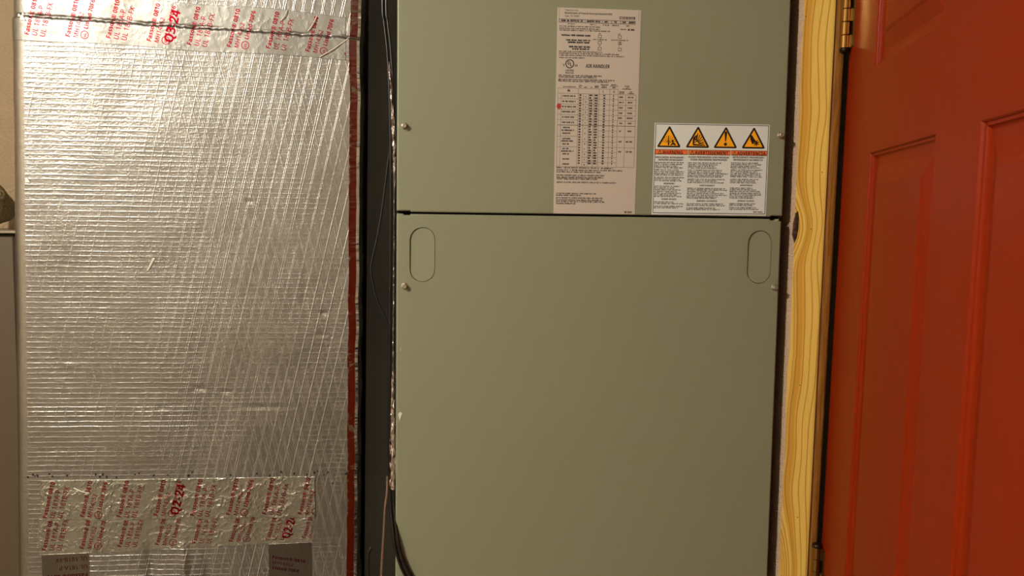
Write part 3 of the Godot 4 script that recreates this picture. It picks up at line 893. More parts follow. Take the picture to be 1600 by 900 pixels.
func make_air_handler():
	var ah = base("air_handler")
	tag(ah, "sage green metal air handler cabinet with a white rating sheet and a warning sticker", "air handler")
	var paint = mat(lin(0.215, 0.224, 0.145), 0.40)
	paint.normal_enabled = true
	paint.normal_texture = noise_normal(0.05, 0.5, 3)
	paint.normal_scale = 0.06
	triplanar(paint, 6.0)
	M.paint = paint
	var steel = mat(Color(0.60, 0.57, 0.49), 0.38, 0.6)
	part("cabinet", box(Vector3(0.002, 0.03, -0.55), Vector3(0.5315, 1.95, -0.021), 0.003), paint, ah)
	var foot = part("stand", box(Vector3(0.01, 0.0, -0.54), Vector3(0.525, 0.03, -0.03), 0.002), mat(Color(0.2, 0.2, 0.2), 0.6), ah)
	foot.set_meta("label", "dark base under the cabinet")
	# upper panel, its lower corners notched
	var st = start()
	plate(st, PackedVector2Array([Vector2(0.0, 1.5026), Vector2(0.0183, 1.5026), Vector2(0.0190, 1.5013), Vector2(0.5165, 1.5013), Vector2(0.518, 1.5030), Vector2(0.534, 1.5030), Vector2(0.534, 1.945), Vector2(0.0, 1.945)]), -0.02, 0.0, 0.0022, 4)
	var up = part("upper_panel", finish(st), paint, ah)
	# lower panel: two halves of one sheet meet on the middle line of the knockouts
	st = start()
	var kl = [Vector2(0.0349, 1.4441), Vector2(0.5030, 1.4454)]
	var rx = 0.0172
	var ry = 0.0371
	var low = PackedVector2Array([Vector2(0.0, 0.60), Vector2(0.533, 0.60), Vector2(0.533, 1.4955), Vector2(0.5300, 1.4962), Vector2(0.5295, 1.4988), Vector2(0.5262, 1.4988), Vector2(0.5240, 1.4968), Vector2(0.5175, 1.4970), Vector2(0.5165, 1.4988), Vector2(0.0185, 1.4988), Vector2(0.0180, 1.4972), Vector2(0.0105, 1.4972), Vector2(0.0085, 1.4990), Vector2(0.0030, 1.4992), Vector2(0.0015, 1.5000), Vector2(0.0, 1.4975)])
	panel_with_holes(st, low, kl, rx, ry)
	var lower = part("lower_panel", finish(st), paint, ah)
	for k in 2:
		st = start()
		plate(st, obround(kl[k], rx - 0.0005, ry - 0.0005), -0.004, -0.0004, 0.0004, 2)
		st.generate_normals()
		var ko = st.commit()
		var o = part("knockout", ko, paint, lower)
		# pushed in at the upper left, nearly flush at the lower right
		var tilt = Basis(Vector3(1, 0, 0), -0.010) * Basis(Vector3(0, 1, 0), -0.040)
		var kc = Vector3(kl[k].x, kl[k].y, 0)
		o.transform = Transform3D(tilt, kc - tilt * kc + Vector3(0, 0, -0.0009))
		o.set_meta("label", "oblong knockout at the panel's %s top corner" % ["left", "right"][k])
	# dark strip that shows in the seam between the panels
	var seam = part("gasket", box(Vector3(0.001, 1.49, -0.0205), Vector3(0.533, 1.512, -0.0175)), mat(Color(0.03, 0.028, 0.025), 0.9), ah)
	seam.set_meta("label", "dark gap strip between the two panels")
	screw(up, Vector3(0.0101, 1.6152, 0.0), steel, "hex screw at the upper panel's left edge")
	screw(up, Vector3(0.5262, 1.6140, 0.0), steel, "hex screw at the upper panel's right edge")
	screw(lower, Vector3(0.0110, 1.4014, 0.0), steel, "hex screw under the left knockout")
	screw(lower, Vector3(0.5262, 1.4033, 0.0), steel, "hex screw under the right knockout")
	var paper = mat(Color.WHITE, 0.55)
	paper.albedo_texture = rating_print()
	sticker("rating_label", "tall buff rating sheet headed AIR HANDLER with a table", up, Vector2(0.2125, 1.7765), Vector2(0.3264, 1.7766), Vector2(0.3248, 1.5024), Vector2(0.2119, 1.5021), paper, 0.0002)
	var gloss = mat(Color.WHITE, 0.4)
	gloss.albedo_texture = warning_print()
	sticker("warning_label", "white warning sticker with four yellow triangles and orange bars", up, Vector2(0.3491, 1.6272), Vector2(0.5109, 1.6283), Vector2(0.5099, 1.5030), Vector2(0.3481, 1.5026), gloss, 0.0002)
	# small marks on the lower panel
	var chip = mat(lin(0.62, 0.60, 0.48), 0.6)
	for c in [[0.0060, 1.2225, 0.0030, 0.0064, "paint chip at the lower panel's left edge"], [0.0062, 1.3145, 0.0006, 0.0028, "small pale nick at the lower panel's left edge"]]:
		st = start()
		plate(st, PackedVector2Array([Vector2(c[0] - c[2], c[1] + c[3] * 0.5), Vector2(c[0] - c[2] * 0.2, c[1] - c[3]), Vector2(c[0] + c[2] * 0.4, c[1] - c[3] * 0.2), Vector2(c[0] + c[2], c[1] + c[3] * 0.7), Vector2(c[0], c[1] + c[3])]), -0.0002, 0.0009, 0.0003, 1)
		part("paint_chip", finish(st), chip, lower).set_meta("label", c[4])
	# crumpled foil along the left side of the cabinet
	var pts = [[1.70, -0.0112, 0.0008], [1.69, -0.0104, 0.0012], [1.655, -0.0078, 0.0020], [1.588, -0.0040, 0.0024], [1.52, -0.0036, 0.0008], [1.42, -0.0038, 0.0008], [1.30, -0.0044, 0.0012], [1.22, -0.0052, 0.0030], [1.176, -0.0050, 0.0042], [1.14, -0.0048, 0.0047], [1.117, -0.0052, 0.0042]]
	var ff = func(u, y):
		var k = 0
		while k < pts.size() - 2 and pts[k + 1][0] > y: k += 1
		var t = clampf((pts[k][0] - y) / (pts[k][0] - pts[k + 1][0]), 0, 1)
		var c = lerpf(pts[k][1], pts[k + 1][1], t)
		var w = lerpf(pts[k][2], pts[k + 1][2], t)
		var n = mid_noise.get_noise_2d(u * 25.0 + 400.0, y * 900.0)
		var n2 = mid_noise.get_noise_2d(u * 9.0 + 800.0, y * 2600.0)
		var a = u * 1.1
		return [Vector3(c + w * (sin(a) / 0.89 + 0.25 * n2), y + 0.001 * n2, -0.0085 + 0.006 * (cos(a) - 1.0) + 0.0042 * n), Vector2(u, y * 5.0)]
	var strip_mat = mat(Color(0.88, 0.82, 0.80), 0.22, 1.0)
	part("crumpled_foil", grid(steps(-1.0, 1.0, 10), steps(1.70, 1.117, 300), ff), strip_mat, ah).set_meta("label", "crumpled silver foil edge along the cabinet's left side")

# plate whose two obround holes lie on one horizontal line: the front is cut there into an upper and a lower sheet
func panel_with_holes(st, outline, centres, rx, ry):
	var bevel = 0.0022
	plate_rim(st, outline, -0.02, 0.0, bevel, 4)
	var inner = inset(outline, bevel)
	var ym = (centres[0].y + centres[1].y) / 2
	var lo = PackedVector2Array()
	var hi = PackedVector2Array()
	for p in inner:
		if p.y < ym: lo.append(p)
	for p in inner:
		if p.y > ym: hi.append(p)
	# lower sheet: bottom left, bottom right, then right to left along the cut with bites
	var xl = inner[0].x
	var xr = inner[1].x
	var n = 12
	var l2 = PackedVector2Array(lo)
	l2.append(Vector2(xr, ym))
	for c in [centres[1], centres[0]]:
		l2.append(Vector2(c.x + rx, ym))
		for k in n + 1: l2.append(c + Vector2(cos(PI * k / n) * rx, -(ry - rx) - sin(PI * k / n) * rx))
		l2.append(Vector2(c.x - rx, ym))
	l2.append(Vector2(xl, ym))
	cap(st, l2, 0.0)
	var h2 = PackedVector2Array()
	h2.append(Vector2(xl, ym))
	for c in centres:
		h2.append(Vector2(c.x - rx, ym))
		for k in n + 1: h2.append(c + Vector2(-cos(PI * k / n) * rx, (ry - rx) + sin(PI * k / n) * rx))
		h2.append(Vector2(c.x + rx, ym))
	h2.append(Vector2(xr, ym))
	h2.append_array(hi)
	cap(st, h2, 0.0)
	st.set_smooth_group(-1)
	for c in centres:
		var o = obround(c, rx, ry, n)
		for i in o.size():
			var a = o[i]
			var b = o[(i + 1) % o.size()]
			quad(st, Vector3(a.x, a.y, 0.0), Vector3(b.x, b.y, 0.0), Vector3(b.x, b.y, -0.004), Vector3(a.x, a.y, -0.004))

func plate_rim(st, poly, zb, zf, bevel, segs):
	var rings = [[poly, zb]]
	for k in segs + 1:
		var a = PI / 2 * k / segs
		rings.append([inset(poly, bevel * (1 - cos(a))), zf - bevel + bevel * sin(a)])
	var n = poly.size()
	for k in rings.size() - 1:
		for i in n:
			var j = (i + 1) % n
			var r0 = rings[k]
			var r1 = rings[k + 1]
			st.set_smooth_group(-1 if k == 0 else 1 + i)
			quad(st, Vector3(r0[0][i].x, r0[0][i].y, r0[1]), Vector3(r0[0][j].x, r0[0][j].y, r0[1]), Vector3(r1[0][j].x, r1[0][j].y, r1[1]), Vector3(r1[0][i].x, r1[0][i].y, r1[1]))

# ------------------------------------------------------------------ cables in the dark gap
func make_cables():
	var black = mat(Color(0.035, 0.033, 0.032), 0.30)
	var a = base("thin_cable")
	tag(a, "thin black wire that bows out to the left in the dark gap", "wire")
	part("sheath", tube([Vector3(-0.0075, 1.62, -0.0140), Vector3(-0.0082, 1.60, -0.0140), Vector3(-0.0130, 1.562, -0.0140), Vector3(-0.0205, 1.502, -0.0140), Vector3(-0.0275, 1.462, -0.0140), Vector3(-0.0345, 1.430, -0.0140), Vector3(-0.0340, 1.412, -0.0140), Vector3(-0.0262, 1.380, -0.0140), Vector3(-0.0125, 1.350, -0.0140), Vector3(-0.0085, 1.335, -0.0140), Vector3(-0.0095, 1.325, -0.0140)], 0.0015), mat(Color(0.012, 0.012, 0.012), 0.6), a)
	var n = 0
	for dx in [0.0, 0.0048]:
		var o = base("black_cable")
		tag(o, ["left one of the two shiny black cables beside the air handler's left edge", "right one of the two shiny black cables beside the air handler's left edge"][n], "cable", "paired black cables")
		part("sheath", tube([Vector3(-0.0200 + dx, 1.95, -0.0125), Vector3(-0.0198 + dx, 1.78, -0.0125), Vector3(-0.0176 + dx, 1.752, -0.0125), Vector3(-0.0135 + dx, 1.715, -0.0125), Vector3(-0.0105 + dx, 1.66, -0.0125), Vector3(-0.0085 + dx, 1.55, -0.0125), Vector3(-0.0092 + dx, 1.30, -0.0125), Vector3(-0.0090 + dx, 1.16, -0.0125), Vector3(-0.0080 + dx, 1.105, -0.010), Vector3(-0.0045 + dx, 1.072, -0.002), Vector3(-0.0012 + dx * 1.1, 1.048, 0.0042), Vector3(0.0030 + dx * 1.25, 1.028, 0.0046), Vector3(0.0095 + dx * 1.5, 1.009, 0.0046), Vector3(0.0180 + dx * 1.6, 0.993, 0.0048), Vector3(0.030 + dx * 1.6, 0.975, 0.0075), Vector3(0.052 + dx, 0.93, 0.010), Vector3(0.07 + dx, 0.80, 0.012), Vector3(0.072 + dx, 0.5, 0.012)], 0.0023, 12), black, o)
		n += 1
	var c = base("copper_line")
	tag(c, "thin brown copper tube hanging below the crumpled foil", "tube")
	part("pipe", tube([Vector3(-0.0118, 1.135, -0.014), Vector3(-0.0122, 1.112, -0.012), Vector3(-0.0146, 1.092, -0.011), Vector3(-0.0166, 1.055, -0.011), Vector3(-0.0190, 1.010, -0.011), Vector3(-0.0205, 0.96, -0.011), Vector3(-0.022, 0.80, -0.012)], 0.0020), mat(Color(0.46, 0.36, 0.30), 0.45, 0.3), c)
	var d = base("hooked_cable")
	tag(d, "short black cable with a bent tip low down beside the duct", "cable")
	part("sheath", tube([Vector3(-0.0335, 1.034, -0.0135), Vector3(-0.0365, 1.030, -0.0130), Vector3(-0.0385, 1.020, -0.0130), Vector3(-0.0388, 1.0, -0.0130), Vector3(-0.0390, 0.85, -0.0130)], 0.0022), mat(Color(0.012, 0.012, 0.012), 0.6), d)

# ------------------------------------------------------------------ pine stud and jamb
func pine_print() -> ImageTexture:
	var w = 160
	var h = 2048
	var img = Image.create(w, h, false, Image.FORMAT_RGB8)
	var warp = FastNoiseLite.new()
	warp.seed = 14; warp.frequency = 0.0016; warp.fractal_octaves = 2
	var fib = FastNoiseLite.new()
	fib.seed = 15; fib.frequency = 0.02; fib.fractal_octaves = 3
	var light = Color(0.93, 0.80, 0.40)
	var late = Color(0.70, 0.49, 0.13)
	var band = Color(0.82, 0.61, 0.20)
	# position and half width of the dark grain lines across the face, and how dark
	var g = [[-1.25, 0.06, 0.6], [-1.0, 0.06, 0.7], [-0.72, 0.07, 0.7], [-0.45, 0.06, 0.8], [-0.2, 0.05, 0.7], [0.05, 0.03, 0.5], [0.15, 0.035, 0.75], [0.40, 0.018, 0.85], [0.63, 0.015, 0.8], [0.86, 0.018, 0.75]]
	for y in h:
		var Y = 1.86 - 0.93 * y / h
		var a1 = exp(-pow((Y - 1.487) / 0.034, 2.0))
		var a2 = exp(-pow((Y - 0.985) / 0.06, 2.0))
		var dr = 0.20 * warp.get_noise_2d(y, 40.0)
		for x in w:
			var u = float(x) / w
			var L = u + dr + 0.05 * warp.get_noise_2d(x * 3.0, y * 2.0) - 1.15 * a1 * exp(-u / 0.42) - 1.5 * a2 * exp(-u / 0.3)
			var c = light.lerp(band, clampf(exp(-pow((L - 0.26) / 0.11, 2.0)), 0, 1) * 0.85)
			var f = fib.get_noise_2d(x * 9.0, y * 0.35)
			for q in g:
				var e = (L - q[0]) / q[1]
				if e > -3.0 and e < 3.0: c = c.lerp(late, q[2] * exp(-e * e))
			c = c.lerp(late, clampf(f * 0.22, 0.0, 0.22))
			img.set_pixel(x, y, c)
	return tex(img)

func make_stud():
	var o = base("pine_stud")
	tag(o, "pale yellow pine stud with a dark knot, standing right of the air handler", "stud")
	var pine = mat(Color.WHITE, 0.62)
	pine.albedo_texture = pine_print()
	var wane = mat(Color(0.70, 0.60, 0.50), 0.9)
	wane.normal_enabled = true
	wane.normal_texture = noise_normal(0.08, 6.0, 6)
	triplanar(wane, 14.0)
	var lx = func(y): return 0.5513 - 0.0010 * (1.78 - y)
	var wx = func(y):
		var b = 0.0042 + 0.0014 * low_noise.get_noise_2d(50.0, y * 900.0)
		if y > 1.3: b += 0.0008
		# bitten out beside the knot
		return lx.call(y) + b
	var rx = func(y): return 0.6023 - 0.0070 * (1.786 - y)
	var z = -0.010
	var rows = steps(2.44, 0.0, 500)
	var face = func(u, y):
		var x = lerpf(wx.call(y), rx.call(y), u)
		return [Vector3(x, y, z - (0.0008 if u > 0.985 else 0.0)), Vector2(u, (1.86 - y) / 0.93)]
	part("stud_face", grid(steps(0, 1, 20), rows, face), pine, o)
	var edge = func(u, y):
		var a = Vector3(lx.call(y), y, z - 0.089)
		var b = Vector3(lx.call(y), y, z - 0.006)
		var c = Vector3(wx.call(y), y, z)
		var r = 0.0007 * mid_noise.get_noise_2d(u * 40.0, y * 1800.0)
		return [(a.lerp(b, u / 0.5) if u < 0.5 else b.lerp(c, (u - 0.5) / 0.5) + Vector3(-r, 0, r) * (0.0 if u == 1.0 else 1.0)), Vector2(u, y)]
	part("wane", grid([0.0, 0.5, 0.65, 0.8, 0.9, 1.0], rows, edge), wane, o).set_meta("label", "rough grey-brown left edge of the stud")
	var side = func(u, y): return [Vector3(rx.call(y), y, lerpf(z - 0.0008, z - 0.089, u)), Vector2(u, (1.86 - y) / 0.93)]
	part("stud_side", grid([0.0, 1.0], steps(2.44, 0.0, 20), side), pine, o)
	# the dark knot at the left edge
	var st = start()
	var k = Vector2(0.5577, 1.4892)
	plate(st, PackedVector2Array([k + Vector2(-0.0012, -0.0240), k + Vector2(0.0020, -0.0172), k + Vector2(0.0042, -0.004), k + Vector2(0.0040, 0.012), k + Vector2(0.0026, 0.0212), k + Vector2(-0.0016, 0.0185), k + Vector2(-0.0034, 0.004), k + Vector2(-0.0038, -0.012)]), z - 0.004, z + 0.0007, 0.0010, 2)
	var knot = mat(Color(0.31, 0.20, 0.12), 0.7)
	knot.albedo_texture = noise_color(0.03, 7, Color(0.55, 0.5, 0.45), Color(1, 1, 1))
	triplanar(knot, 14.0)
	part("knot", finish(st), knot, o).set_meta("label", "dark brown knot")
	st = start()
	for p in [[0.5600, 1.778], [0.5930, 1.565], [0.5800, 1.4855], [0.5735, 1.262], [0.5785, 1.068]]:
		plate(st, ngon(Vector2(p[0], p[1]), 0.0008, 7), z - 0.001, z + 0.0003, 0.0002, 1)
	var pin = part("pin_knots", finish(st), knot, o)
	pin.set_meta("kind", "stuff")
	# brown jamb strip
	var brown = mat(Color.WHITE, 0.42)
	brown.albedo_texture = brown_print()
	var j = func(u, y):
		var t = PI * u
		var a = rx.call(y) + 0.0006
		var b = 0.6194 - 0.0104 * (1.727 - y) + 0.0005 * mid_noise.get_noise_2d(300.0, y * 700.0)
		var c = (a + b) / 2
		var hw = (b - a) / 2
		if u < 0.0 or u > 1.0: return [Vector3(a if u < 0.0 else b, y, -0.115), Vector2(u, (1.86 - y) / 0.93)]
		return [Vector3(c - hw * cos(t), y, -0.019 + 0.0065 * pow(maxf(sin(t), 0.0), 0.35)), Vector2(u, (1.86 - y) / 0.93)]
	var jm = part("trim_1", grid([-0.5] + steps(0, 1, 16) + [1.5], steps(2.06, 0.0, 300), j), brown)
	tag(jm, "narrow brown wood strip between the pine stud and the red door", "trim", "", "structure")

func brown_print() -> ImageTexture:
	var w = 64
	var h = 1024
	var img = Image.create(w, h, false, Image.FORMAT_RGB8)
	var f = FastNoiseLite.new()
	f.seed = 44; f.frequency = 0.02; f.fractal_octaves = 4
	for y in h:
		for x in w:
			var n = f.get_noise_2d(x * 6.0, y * 0.6)
			img.set_pixel(x, y, Color(0.62, 0.43, 0.18).lerp(Color(0.45, 0.28, 0.10), clampf(0.45 + n * 0.9, 0, 1)))
	return tex(img)

# ------------------------------------------------------------------ door
func make_door():
	var d = base("door_1", Vector3.ZERO)
	tag(d, "red-orange six-panel door hung on brass hinges at the right", "door", "", "structure")
	var X = Vector3(-0.2267, 0, 0.974)
	var B = Basis(X, Vector3.UP, X.cross(Vector3.UP))
	B = Basis(Vector3(0, 0, 1), deg_to_rad(-0.65)) * B
	d.transform = Transform3D(B, Vector3(0.6211, 1.5, -0.008) - B * Vector3(0, 1.5, 0))
	var red = mat(lin(0.195, 0.0145, 0.0012), 0.36)
	red.metallic_specular = 0.2
	red.normal_enabled = true
	red.normal_texture = noise_normal(0.03, 1.2, 17)
	red.normal_scale = 0.10
	triplanar(red, 3.0)
	var w = 0.86
	var xs = [0.1405, 0.391, 0.5045, 0.755]
	var ys = [0.23, 0.90, 1.02, 1.583, 1.687, 1.93]
	var st = start()
	st.set_smooth_group(-1)
	var rects = []
	var y0 = 0.01
	for r in 3:
		rects.append([0.0, y0, w, ys[2 * r]])
		for c in [[0.0, xs[0]], [xs[1], xs[2]], [xs[3], w]]: rects.append([c[0], ys[2 * r], c[1], ys[2 * r + 1]])
		y0 = ys[2 * r + 1]
	rects.append([0.0, y0, w, 2.03])
	for r in rects: quad(st, Vector3(r[0], r[1], 0), Vector3(r[2], r[1], 0), Vector3(r[2], r[3], 0), Vector3(r[0], r[3], 0))
	# back and edges
	var t = -0.035
	quad(st, Vector3(w, 0.01, t), Vector3(0, 0.01, t), Vector3(0, 2.03, t), Vector3(w, 2.03, t))
	quad(st, Vector3(0, 0.01, t), Vector3(0, 0.01, 0), Vector3(0, 2.03, 0), Vector3(0, 2.03, t))
	quad(st, Vector3(w, 0.01, 0), Vector3(w, 0.01, t), Vector3(w, 2.03, t), Vector3(w, 2.03, 0))
	quad(st, Vector3(0, 2.03, 0), Vector3(w, 2.03, 0), Vector3(w, 2.03, t), Vector3(0, 2.03, t))
	quad(st, Vector3(0, 0.01, t), Vector3(w, 0.01, t), Vector3(w, 0.01, 0), Vector3(0, 0.01, 0))
	part("stiles_and_rails", finish(st), red, d)
	# raised panels: [inset, depth]
	var prof = [[0.0, 0.0], [0.0008, -0.0004], [0.0022, -0.0030], [0.0042, -0.0033], [0.0049, -0.0037], [0.0064, -0.0062], [0.010, -0.0066], [0.0165, -0.0065], [0.034, -0.0026], [0.0362, -0.0024], [0.0382, -0.0006], [0.040, -0.0002]]
	for r in 3:
		for c in 2:
			var a = Vector2(xs[2 * c], ys[2 * r])
			var b = Vector2(xs[2 * c + 1], ys[2 * r + 1])
			st = start()
			for k in prof.size() - 1:
				var p = prof[k]
				var q = prof[k + 1]
				var P = corners(a, b, p[0], p[1])
				var Q = corners(a, b, q[0], q[1])
				for i in 4:
					st.set_smooth_group([1, 1, 2, 2, 3, 3, 3, 4, 5, 5, 5][k] * 10 + i)
					quad(st, P[i], P[(i + 1) % 4], Q[(i + 1) % 4], Q[i])
			var l = prof[-1]
			var F = corners(a, b, l[0], l[1])
			st.set_smooth_group(-1)
			quad(st, F[0], F[1], F[2], F[3])
			part("panel", finish(st), red, d)
	# hinges, held in the world's axes at the hinge line
	for h in [1.735, 0.9375, 0.18]: make_hinge(d, h)

func corners(a, b, i, z):
	return [Vector3(a.x + i, a.y + i, z), Vector3(b.x - i, a.y + i, z), Vector3(b.x - i, b.y - i, z), Vector3(a.x + i, b.y - i, z)]

func make_hinge(d, foot):
	var brass = mat(Color(0.62, 0.48, 0.27), 0.17, 1.0)
	var leafm = mat(Color(0.46, 0.34, 0.17), 0.34, 1.0)
	var st = start()
	var c = Vector2(0.008, 0.0084)   # s, depth from the door face
	plate(st, PackedVector2Array([Vector2(0.0090, foot + 0.001), Vector2(0.0240, foot + 0.001), Vector2(0.0240, foot + 0.088), Vector2(0.0090, foot + 0.088)]), 0.0, 0.0016, 0.0005, 1)
	var leaf = part("hinge", finish(st), leafm, d)
	leaf.set_meta("label", "brass hinge")
	for k in 5:
		st = start()
		var y = foot + 0.0178 * k
		var r = 0.0062
		add_lathe(st, Vector3(c.x, y, c.y), Vector3.UP, [[0.0, 0.0], [r - 0.0006, 0.0], [r, 0.0006], [r, 0.0168], [r - 0.0006, 0.0174], [0.0, 0.0174]], 20, -1)
		if k % 2 == 0: add_box(st, Vector3(c.x, y, 0.0), Vector3(c.x + 0.007, y + 0.0174, 0.004), 0.0005)
		part("knuckle", finish(st), brass, leaf)
	st = start()
	for e in [[foot - 0.001, -1.0], [foot + 0.089, 1.0]]:
		add_lathe(st, Vector3(c.x, e[0], c.y), Vector3(0, e[1], 0), [[0.0072, 0.0], [0.0072, 0.002], [0.0062, 0.0045], [0.003, 0.0062], [0.0, 0.0064]], 20)
	part("pin", finish(st), mat(Color(0.16, 0.12, 0.08), 0.4, 0.8), leaf).set_meta("label", "dark pin head")

# ------------------------------------------------------------------ left edge: cabinet and lump
func make_left():
	var s = base("utility_cabinet")
	tag(s, "dull brown metal cabinet at the far left edge, behind the duct", "cabinet")
	var drab = mat(lin(0.062, 0.041, 0.020), 0.5)
	part("body", box(Vector3(-1.05, 0.0, -0.234), Vector3(-0.535, 1.462, -0.098), 0.004), drab, s)
	part("top", box(Vector3(-1.055, 1.4635, -0.234), Vector3(-0.530, 1.4672, -0.090), 0.0012), mat(Color(0.62, 0.57, 0.50), 0.35, 0.4), s).set_meta("label", "thin pale metal top")
	var catch_shape = start()
	plate(catch_shape, PackedVector2Array([Vector2(-0.668, 1.2655), Vector2(-0.6335, 1.2650), Vector2(-0.6310, 1.2665), Vector2(-0.6335, 1.2682), Vector2(-0.668, 1.2690)]), -0.098, -0.092, 0.001, 2)
	part("catch", finish(catch_shape), mat(Color(0.5, 0.42, 0.33), 0.4, 0.6), s)
	var o = base("speckled_lump")
	tag(o, "dark olive speckled lump resting on top of the brown cabinet", "lump")
	var m = mat(Color.WHITE, 0.8)
	m.albedo_texture = noise_color(0.16, 19, Color(0.36, 0.30, 0.19), Color(0.58, 0.51, 0.35))
	triplanar(m, 7.0)
	m.normal_enabled = true
	m.normal_texture = noise_normal(0.06, 5.0, 20)
	var at = Vector3(-0.6005, 1.5035, -0.145)
	var f = func(u, v):
		var th = TAU * u
		var ph = PI * v
		var dir = Vector3(sin(ph) * sin(th), cos(ph), sin(ph) * cos(th))
		var r = 1.0 + 0.16 * low_noise.get_noise_3d(dir.x * 90.0, dir.y * 90.0, dir.z * 90.0)
		var p = dir * r * Vector3(0.042, 0.036, 0.04)
		if p.y > 0.0: p.y *= 1.0 + 0.9 * maxf(0.0, 1.0 - Vector2(p.x + 0.02, p.z).length() / 0.03)
		p.y = maxf(p.y, -0.0365)
		return [at + p, Vector2(u, v)]
	part("lump", grid(steps(0, 1, 48), steps(0.0, 1.0, 32), f), m, o)

# ------------------------------------------------------------------ the room
func make_room():
	var pale = mat(lin(0.64, 0.54, 0.40), 0.85)
	var beige = mat(lin(0.235, 0.165, 0.093), 0.78)
	beige.normal_enabled = true
	beige.normal_texture = noise_normal(0.06, 4.0, 2)
	beige.normal_scale = 0.5
	triplanar(beige, 9.0)
	var st = start()
	add_box(st, Vector3(-2.4, 0, -0.9), Vector3(-0.075, 2.45, -0.235))
	tag(part("wall_back", finish(st), beige), "beige textured wall behind the duct", "wall", "", "structure")
	tag(part("wall_recess", box(Vector3(-0.075, 0, -0.95), Vector3(1.9, 2.45, -0.75)), beige), "wall at the back of the air handler's recess", "wall", "", "structure")
	tag(part("wall_left", box(Vector3(-2.4, 0, -0.235), Vector3(-2.25, 2.45, 3.4)), pale), "plain pale beige side wall far to the left", "wall", "", "structure")
	tag(part("wall_rear", box(Vector3(-2.4, 0, 3.3), Vector3(1.9, 2.45, 3.45)), pale), "plain pale beige wall opposite the air handler", "wall", "", "structure")
	st = start()
	add_box(st, Vector3(0.655, 0, 0.89), Vector3(0.78, 2.45, 3.3))
	add_box(st, Vector3(0.655, 2.06, -0.115), Vector3(0.78, 2.45, 0.89))
	add_box(st, Vector3(0.612, 0, -0.75), Vector3(0.78, 2.45, -0.115))
	tag(part("wall_right", finish(st), beige), "wall that the red door is hung in", "wall", "", "structure")
	tag(part("wall_outer", box(Vector3(1.75, 0, -0.75), Vector3(1.9, 2.45, 3.3)), beige), "far wall of the space beyond the door", "wall", "", "structure")
	tag(part("floor", box(Vector3(-2.4, -0.1, -0.95), Vector3(1.9, 0.0, 3.45)), mat(lin(0.26, 0.23, 0.19), 0.7)), "grey concrete floor", "floor", "", "structure")
	tag(part("ceiling", box(Vector3(-2.4, 2.45, -0.95), Vector3(1.9, 2.6, 3.45)), mat(lin(0.62, 0.56, 0.47), 0.85)), "pale ceiling", "ceiling", "", "structure")
	# grey board set back in the gap between duct and air handler
	st = start()
	plate(st, PackedVector2Array([Vector2(-0.0565, 0.0), Vector2(0.0005, 0.0), Vector2(0.0005, 2.44), Vector2(-0.0440, 2.44), Vector2(-0.0440, 1.8), Vector2(-0.0495, 1.0)]), -0.100, -0.090, 0.0005, 1)
	tag(part("filler_board", finish(st), mat(lin(0.155, 0.155, 0.155), 0.8)), "grey board set back in the narrow gap between duct and air handler", "board")

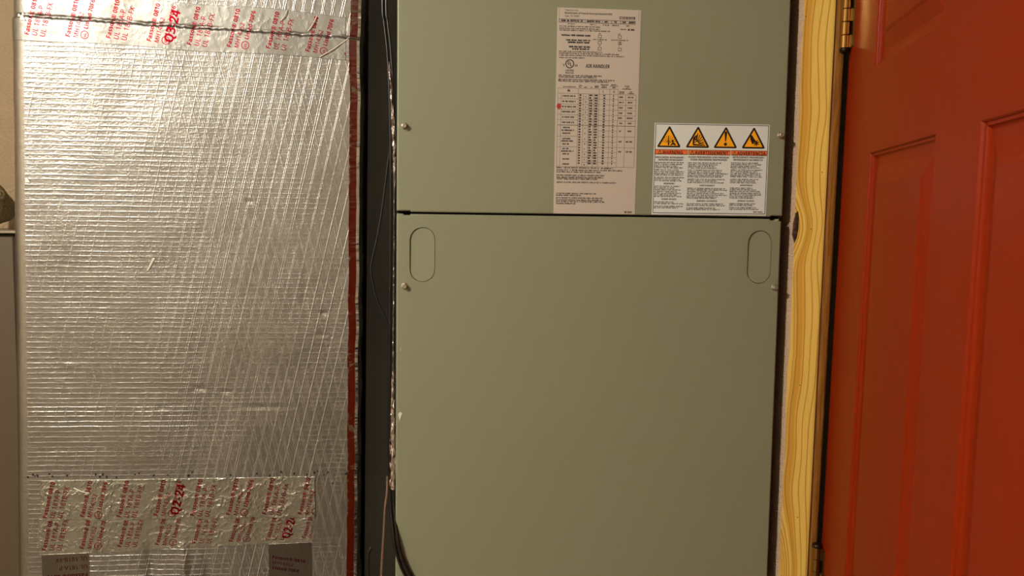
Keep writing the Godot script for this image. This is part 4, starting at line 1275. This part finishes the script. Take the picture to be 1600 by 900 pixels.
func make_lamp(at, power, col):
	var o = base("bulb_lamp", at)
	tag(o, "bare warm bulb in a white porcelain holder on the ceiling", "lamp")
	var st = start()
	add_lathe(st, Vector3(0, 0.045, 0), Vector3.UP, [[0.0, 0.0], [0.022, 0.0], [0.026, 0.004], [0.03, 0.03], [0.055, 0.045], [0.056, 0.06], [0.0, 0.06]], 28)
	part("holder", finish(st), mat(Color(0.9, 0.89, 0.86), 0.3), o)
	var bm = mat(Color(1, 0.95, 0.85), 0.4)
	bm.emission_enabled = true
	bm.emission = col
	bm.emission_energy_multiplier = 6.0
	st = start()
	add_lathe(st, Vector3.ZERO, Vector3.UP, [[0.0, -0.032], [0.012, -0.0297], [0.0226, -0.0226], [0.0297, -0.012], [0.032, 0.0], [0.0297, 0.012], [0.022, 0.026], [0.015, 0.038], [0.014, 0.05], [0.0, 0.05]], 28)
	part("bulb", finish(st), bm, o)
	var l = OmniLight3D.new()
	l.name = "lamp_light"
	l.light_color = col
	l.light_energy = power
	l.light_size = 0.03
	l.omni_range = 12.0
	l.omni_attenuation = 2.0
	l.shadow_enabled = true
	o.add_child(l, true)

func make_bin():
	var o = base("storage_bin", Vector3(-0.42, 0, 2.5))
	tag(o, "tall blue-grey plastic bin standing behind the viewer", "bin")
	var m = mat(lin(0.045, 0.06, 0.11), 0.5)
	var st = start()
	add_lathe(st, Vector3.ZERO, Vector3.UP, [[0.0, 0.0], [0.24, 0.0], [0.25, 0.01], [0.285, 0.84], [0.30, 0.845], [0.30, 0.865], [0.0, 0.865]], 32)
	part("tub", finish(st), m, o)
	st = start()
	add_lathe(st, Vector3.ZERO, Vector3.UP, [[0.306, 0.862], [0.308, 0.895], [0.27, 0.915], [0.0, 0.93]], 32)
	part("lid", finish(st), m, o)

func _ready():
	# camera
	var cam = Camera3D.new()
	cam.name = "camera"
	cam.fov = 36.121
	cam.near = 0.02
	cam.position = Vector3(0.0516, 1.5006, 1.1979)
	cam.rotation_order = EULER_ORDER_YXZ
	cam.rotation_degrees = Vector3(-4.792, -5.023, 0.819)
	add_child(cam)
	cam.current = true
	# surroundings: a closed room, no sky
	var we = WorldEnvironment.new()
	we.name = "environment"
	var env = Environment.new()
	env.background_mode = Environment.BG_COLOR
	env.background_color = Color(0.02, 0.02, 0.02)
	env.tonemap_mode = Environment.TONE_MAPPER_LINEAR
	env.tonemap_exposure = 1.0
	env.sdfgi_enabled = true
	env.ssao_enabled = true
	env.ssil_enabled = true
	we.environment = env
	add_child(we)
	# light: the ceiling bulb, behind the camera to the left
	make_lamp(Vector3(-1.25, 2.36, 1.42), 3.52, lin(0.94, 0.90, 0.80))
	low_noise.seed = 3; low_noise.frequency = 0.008; low_noise.fractal_octaves = 2
	mid_noise.seed = 4; mid_noise.frequency = 0.05; mid_noise.fractal_octaves = 3
	make_room()
	make_duct()
	make_air_handler()
	make_stud()
	make_door()
	make_cables()
	make_left()
	make_bin()
